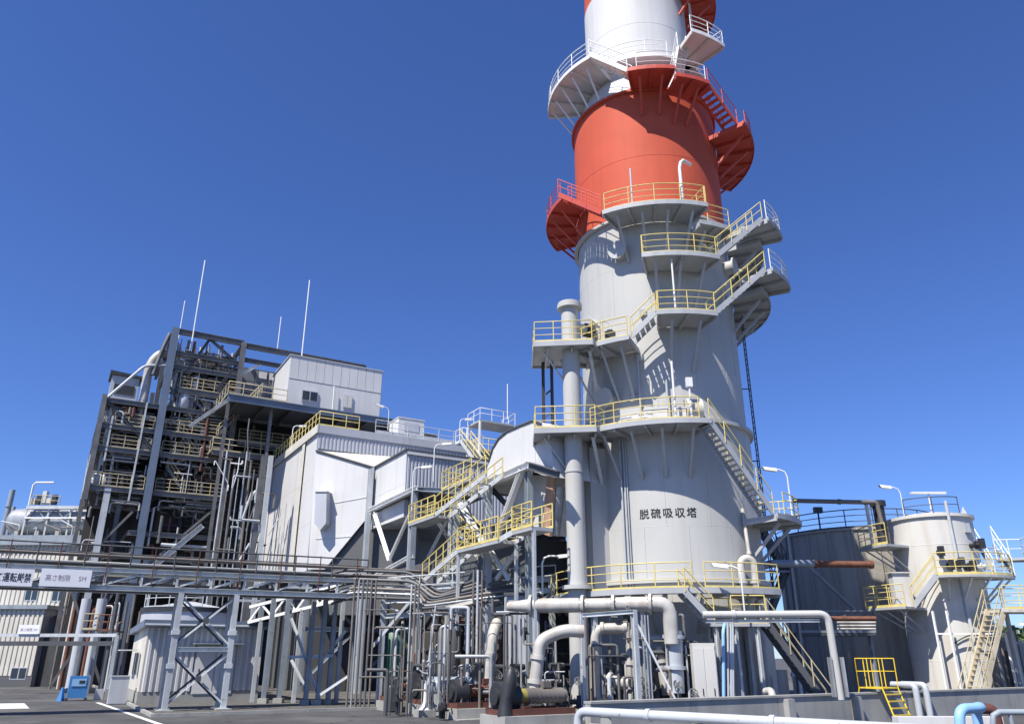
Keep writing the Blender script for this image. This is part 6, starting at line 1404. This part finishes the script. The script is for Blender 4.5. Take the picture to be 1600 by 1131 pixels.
# right hand stair and platform
rs = thing('tank_stair', 'cream steel stair climbing right from the bund to a platform', 'stairs', PZ(1510, 1082, .1))
s0 = P(1513, 1082, 39.0); s0.z = .1; s1 = P(1556, 952, 39.6)
stair(rs, s0, s1, 1.0, 'stairc', 'yelold', rise=.24, spacing=1.2)
b = MB(); b.box(s1 - ZA * .14 + Vector((0, -.6, 0)), Vector((6, 0, 0)), Vector((0, 2.0, 0)), ZA * .14); dk = build(b, 'deck', 'tank', rs); rail(dk, [s1 + Vector((.2, -.55, 0)), s1 + Vector((6, -.55, 0))], 'yel', spacing=.9, mids=(.36, .68)); rail(dk, [s1 + Vector((.2, 1.35, 0)), s1 + Vector((6, 1.35, 0))], 'yel', spacing=.9, mids=(.36, .68))
for x in (1.2, 3.4, 5.6):
    for y in (-.4, 1.2): bar(rs, 'leg', Vector((s1.x + x, s1.y + y, .1)), Vector((s1.x + x, s1.y + y, s1.z - .14)), .16, .16, 'steell', 'ibeam')
bar(rs, 'cross_beam', s1 + Vector((.6, -.6, -.7)), s1 + Vector((6, -.6, -.7)), .2, .14, 'wrail')
for k in range(8):
    p = P(1560 + k * 6, 1070, 41 + k % 3); p.z = .1; pipe('back_pipe', '{} upright pipe under the platform right of the cream tank', [p, p + ZA * rnd.uniform(2, 4)], rnd.choice((.06, .12, .2)), rnd.choice(('piped', 'steeld', 'dtank')), group='pipes under the right platform', n=8)
p = P(1582, 1050, 44); t = thing('dark_vessel', 'dark upright vessel under the platform right of cream tank', 'vessel', (p.x, p.y, .1)); b = MB(); b.tube([Vector((p.x, p.y, .1)), Vector((p.x, p.y, 3.0)), Vector((p.x, p.y, 3.4))], [1.0, 1.0, .4], 24); build(b, 'shell', 'dtank', t); b = MB(); b.cyl(Vector((p.x, p.y, 1.5)), Vector((p.x, p.y, 1.6)), 1.05, n=24); build(b, 'band', 'dtank', t)
# ------------------------------------------------------------------ big old grey tank in the tower's shade
T3 = Vector((0, 51.5, 0)); T3.x = P(1335, 850, 51.5).x; R3 = 4.9; ZT3 = P(1330, 826, 51.5 - R3).z
tg3 = thing('grey_tank', 'broad old grey tank in the shade of tower', 'tank', T3)
for a, c in ((.1, 2.3), (2.3, 4.6), (4.6, 6.9), (6.9, ZT3)): b = MB(); b.lathe(T3, [(R3, a), (R3, c)], 56); build(b, 'shell_course', 'dtank', tg3)
b = MB(); b.lathe(T3, [(R3, ZT3), (R3 + .12, ZT3), (R3 + .12, ZT3 + .12), (.01, ZT3 + .9)], 56); build(b, 'roof', 'dtank', tg3)
for k in range(11): ph = -88 + k * 16; bar(tg3, 'stiffener', T3 + Vector((R3 * 1.01 * math.sin(R(ph)), -R3 * 1.01 * math.cos(R(ph)), .2)), T3 + Vector((R3 * 1.01 * math.sin(R(ph)), -R3 * 1.01 * math.cos(R(ph)), ZT3)), .08, .1, 'dtank')
rail(tg3, [T3 + Vector((R3 * math.sin(R(p)), -R3 * math.cos(R(p)), ZT3 + .12)) for p in range(-100, 101, 10)], 'steeld', h=1.1, spacing=1.5, r=.035, mids=(.36, .68), corners=False)
b = MB(); q = T3 + Vector((R3 * math.sin(R(-45)), -R3 * math.cos(R(-45)), ZT3 + .1)); b.tube([q, q + ZA * 1.1], .04, 6); b.cbox(q + ZA * 1.1, .5, .3, .35); build(b, 'floodlight', 'dark', tg3)
# tie pipes between tower and tanks
p0, p1 = P(1240, 782, 42), P(1358, 782, 42.5); p1.z = p0.z; pipe('tie_pipe', 'long dark rusty pipe high between tower landing and cream tank', [p0, p1, p1 + Vector((.4, 0, 0)), p1 + Vector((.5, 0, -1.2))], .12, 'piped', bend=.2, flanges=((0, .6), (0, .95)))
p0, p1 = P(1195, 880, 41), P(1362, 871, 41.5); p1.z = p0.z; pipe('tie_pipe', 'thick pipe with rusty half midway between tower and cream tank', [p0 + Vector((-.3, 0, -4.5)), p0 + Vector((-.3, 0, -.2)), p0 + Vector((.3, 0, 0)), p0.lerp(p1, .45)], .2, 'steel', bend=.3); pipe('tie_pipe', 'rust red end of the thick pipe by the cream tank platform', [p0.lerp(p1, .45), p1], .17, 'rust', flanges=((0, .02), (0, .97)))
p0, p1 = P(1298, 966, 41), P(1368, 966, 41); p1.z = p0.z; pipe('tie_pipe', 'short rusty pipe level with the lower tank platform', [p0, p1], .12, 'rust', flanges=((0, .3),))
for k in range(3): p0, p1 = P(1308, 972 + k * 5, 40.6), P(1368, 971 + k * 5, 40.6); p1.z = p0.z; pipe('tray_pipe', 'thin white pipe in the rack below the short rusty pipe', [p0, p1], .05, 'pipew', group='thin white pipes below rusty pipe', n=8)
t = thing('tank_walkway', 'dark walkway crossing low before the grey tank', 'walkway', P(1260, 1080, 44)); a, c = P(1238, 988, 43.5), P(1368, 985, 43.5); c.z = a.z; b = MB(); b.box(a - ZA * .15, c - a, Vector((0, 1.3, 0)), ZA * .15); dk = build(b, 'deck', 'steeld', t); rail(dk, [a, c], 'steel', spacing=1.3, r=.035)
for f in (.05, .5, .95): q = a.lerp(c, f) + Vector((0, .3, 0)); bar(t, 'leg', Vector((q.x, q.y, .1)), q - ZA * .15, .16, .16, 'steel', 'ibeam')
bar(t, 'brace', P(1265, 885, 44.5), P(1340, 955, 44.5), .2, .2, 'steel', 'angle')
# rear stair tower between absorber and tanks
sx = thing('rear_stair_tower', 'dark open stair tower in the gap right of absorber tower', 'stairs', P(1212, 1080, 44)); 
zl = [P(1212, y, 44).z for y in (1040, 965, 893, 815)]
for k in range(3):
    x0, x1 = (1192, 1228) if k % 2 else (1228, 1192); a, c = P(x0, 900, 44), P(x1, 900, 44); a.z = zl[k]; c.z = zl[k + 1]; stair(sx, a, c, .8, 'steeld', 'steeld', spacing=1.2)
    b = MB(); q = P(1186, 900, 43.4); q.z = zl[k + 1]; e_ = P(1238, 900, 43.4); b.box(q - ZA * .1, Vector((e_.x - q.x, 0, 0)), Vector((0, .15, 0)), ZA * .12); build(b, 'edge_beam', 'steel', sx)
for x in (1188, 1237):
    for Y in (43.4, 44.8): p = P(x, 900, Y); bar(sx, 'column', Vector((p.x, p.y, .1)), Vector((p.x, p.y, zl[3] + .2)), .18, .18, 'steel', 'ibeam')
p = pol(6.0, 62, 8.5); lamp_post('floodlight on curved post at the tower stair landing', p, 2.5, Vector((-1, 0, 0)), group=None, r=.05); p = P(1164, 960, 33.0); p.z = 3.7; lamp_post('white floodlight over the walkway at the tower foot', p, P(1160, 884, 33).z - 3.7, Vector((-1, .1, 0)), group=None, r=.05)
p = P(848, 940, 37); lamp_post('white floodlight on bent post left of the stand pipe', Vector((p.x, p.y, 5.1)), P(848, 868, 37).z - 5.1, Vector((1, .2, 0)), group=None, r=.06, arml=1.6)
p = P(1418, 800, 46); p.z = ZT2; 
lamp_post('slim floodlight rising behind the cream tank roof', Vector((T2.x - .8, T2.y + 1.0, ZT2 + .2)), 1.9, Vector((-1, 0, 0)), group=None)
# machines at the foot of the walkway, dark in shade
for (x0, x1, yt, Y, lb) in ((1150, 1196, 1000, 36.2, 'grey skid tank in shade below the walkway'), (1206, 1240, 1046, 40, 'low grey machine in shade beside the dark stair')):
    a, c, tp_ = P(x0, 1085, Y), P(x1, 1085, Y), P(x0, yt, Y); t = thing('skid_tank', lb, 'machine', (a.x, Y, .1)); b = MB(); b.cyl(Vector(((a.x + c.x) / 2, Y + .6, .3)), Vector(((a.x + c.x) / 2, Y + .6, tp_.z)), (c.x - a.x) / 2, n=24); build(b, 'shell', 'dtank', t); b = MB(); b.cbox(Vector(((a.x + c.x) / 2, Y + .6, .1)), c.x - a.x, 1.2, .22); build(b, 'skid', 'steeld', t)
    b = MB(); b.tube([Vector((c.x, Y, 1.6)), Vector((c.x + .35, Y, 1.6)), Vector((c.x + .35, Y, .15))], .1, 10); build(b, 'outlet', 'pipeg', t)
pipe('white_elbow', 'short white pipe elbow poking up behind the bund wall', [P(1196, 1080, 32.5), P(1205, 1078, 32.2), P(1208, 1092, 32.0)], .14, 'pipew', bend=.15, n=12)
# ------------------------------------------------------------------ trees beyond the right platform
def tree(base, h, label, seed):
    rr = random.Random(seed); t = thing('tree', label, 'tree', base, 'trees beyond the right platform')
    b = MB(); b.tube([base, base + ZA * h * .3 + Vector((.1, 0, 0)), base + ZA * h * .75], [.22, .17, .05], 8)
    limbs = []
    for k in range(7):
        a = k * 2.4; z = h * (.3 + .06 * k); e = base + Vector((math.cos(a) * h * .25, math.sin(a) * h * .25, z + h * .22)); b.tube([base + ZA * z, e], [.08, .02], 6); limbs.append(e)
    build(b, 'trunk', 'bark', t)
    c = MB()
    for k in range(2200):
        l = rr.choice(limbs); d = Vector((rr.gauss(0, 1), rr.gauss(0, 1), rr.gauss(0, .9))) * h * .11; q = l + d; n_ = Vector((rr.uniform(-1, 1), rr.uniform(-1, 1), rr.uniform(.1, 1))).normalized(); x = n_.orthogonal().normalized() * .13; y = n_.cross(x).normalized() * .2
        c.face([q - x, q - y, q + x, q + y])
    build(c, 'crown', 'leaf', t)
for k, (x, Y, h) in enumerate(((1575, 62, 6.5), (1598, 66, 7.5), (1625, 60, 6.0))):
    p = P(x, 1060, Y); p.z = 0; tree(p, h * .6, 'leafy green tree glimpsed under the right hand platform', k)
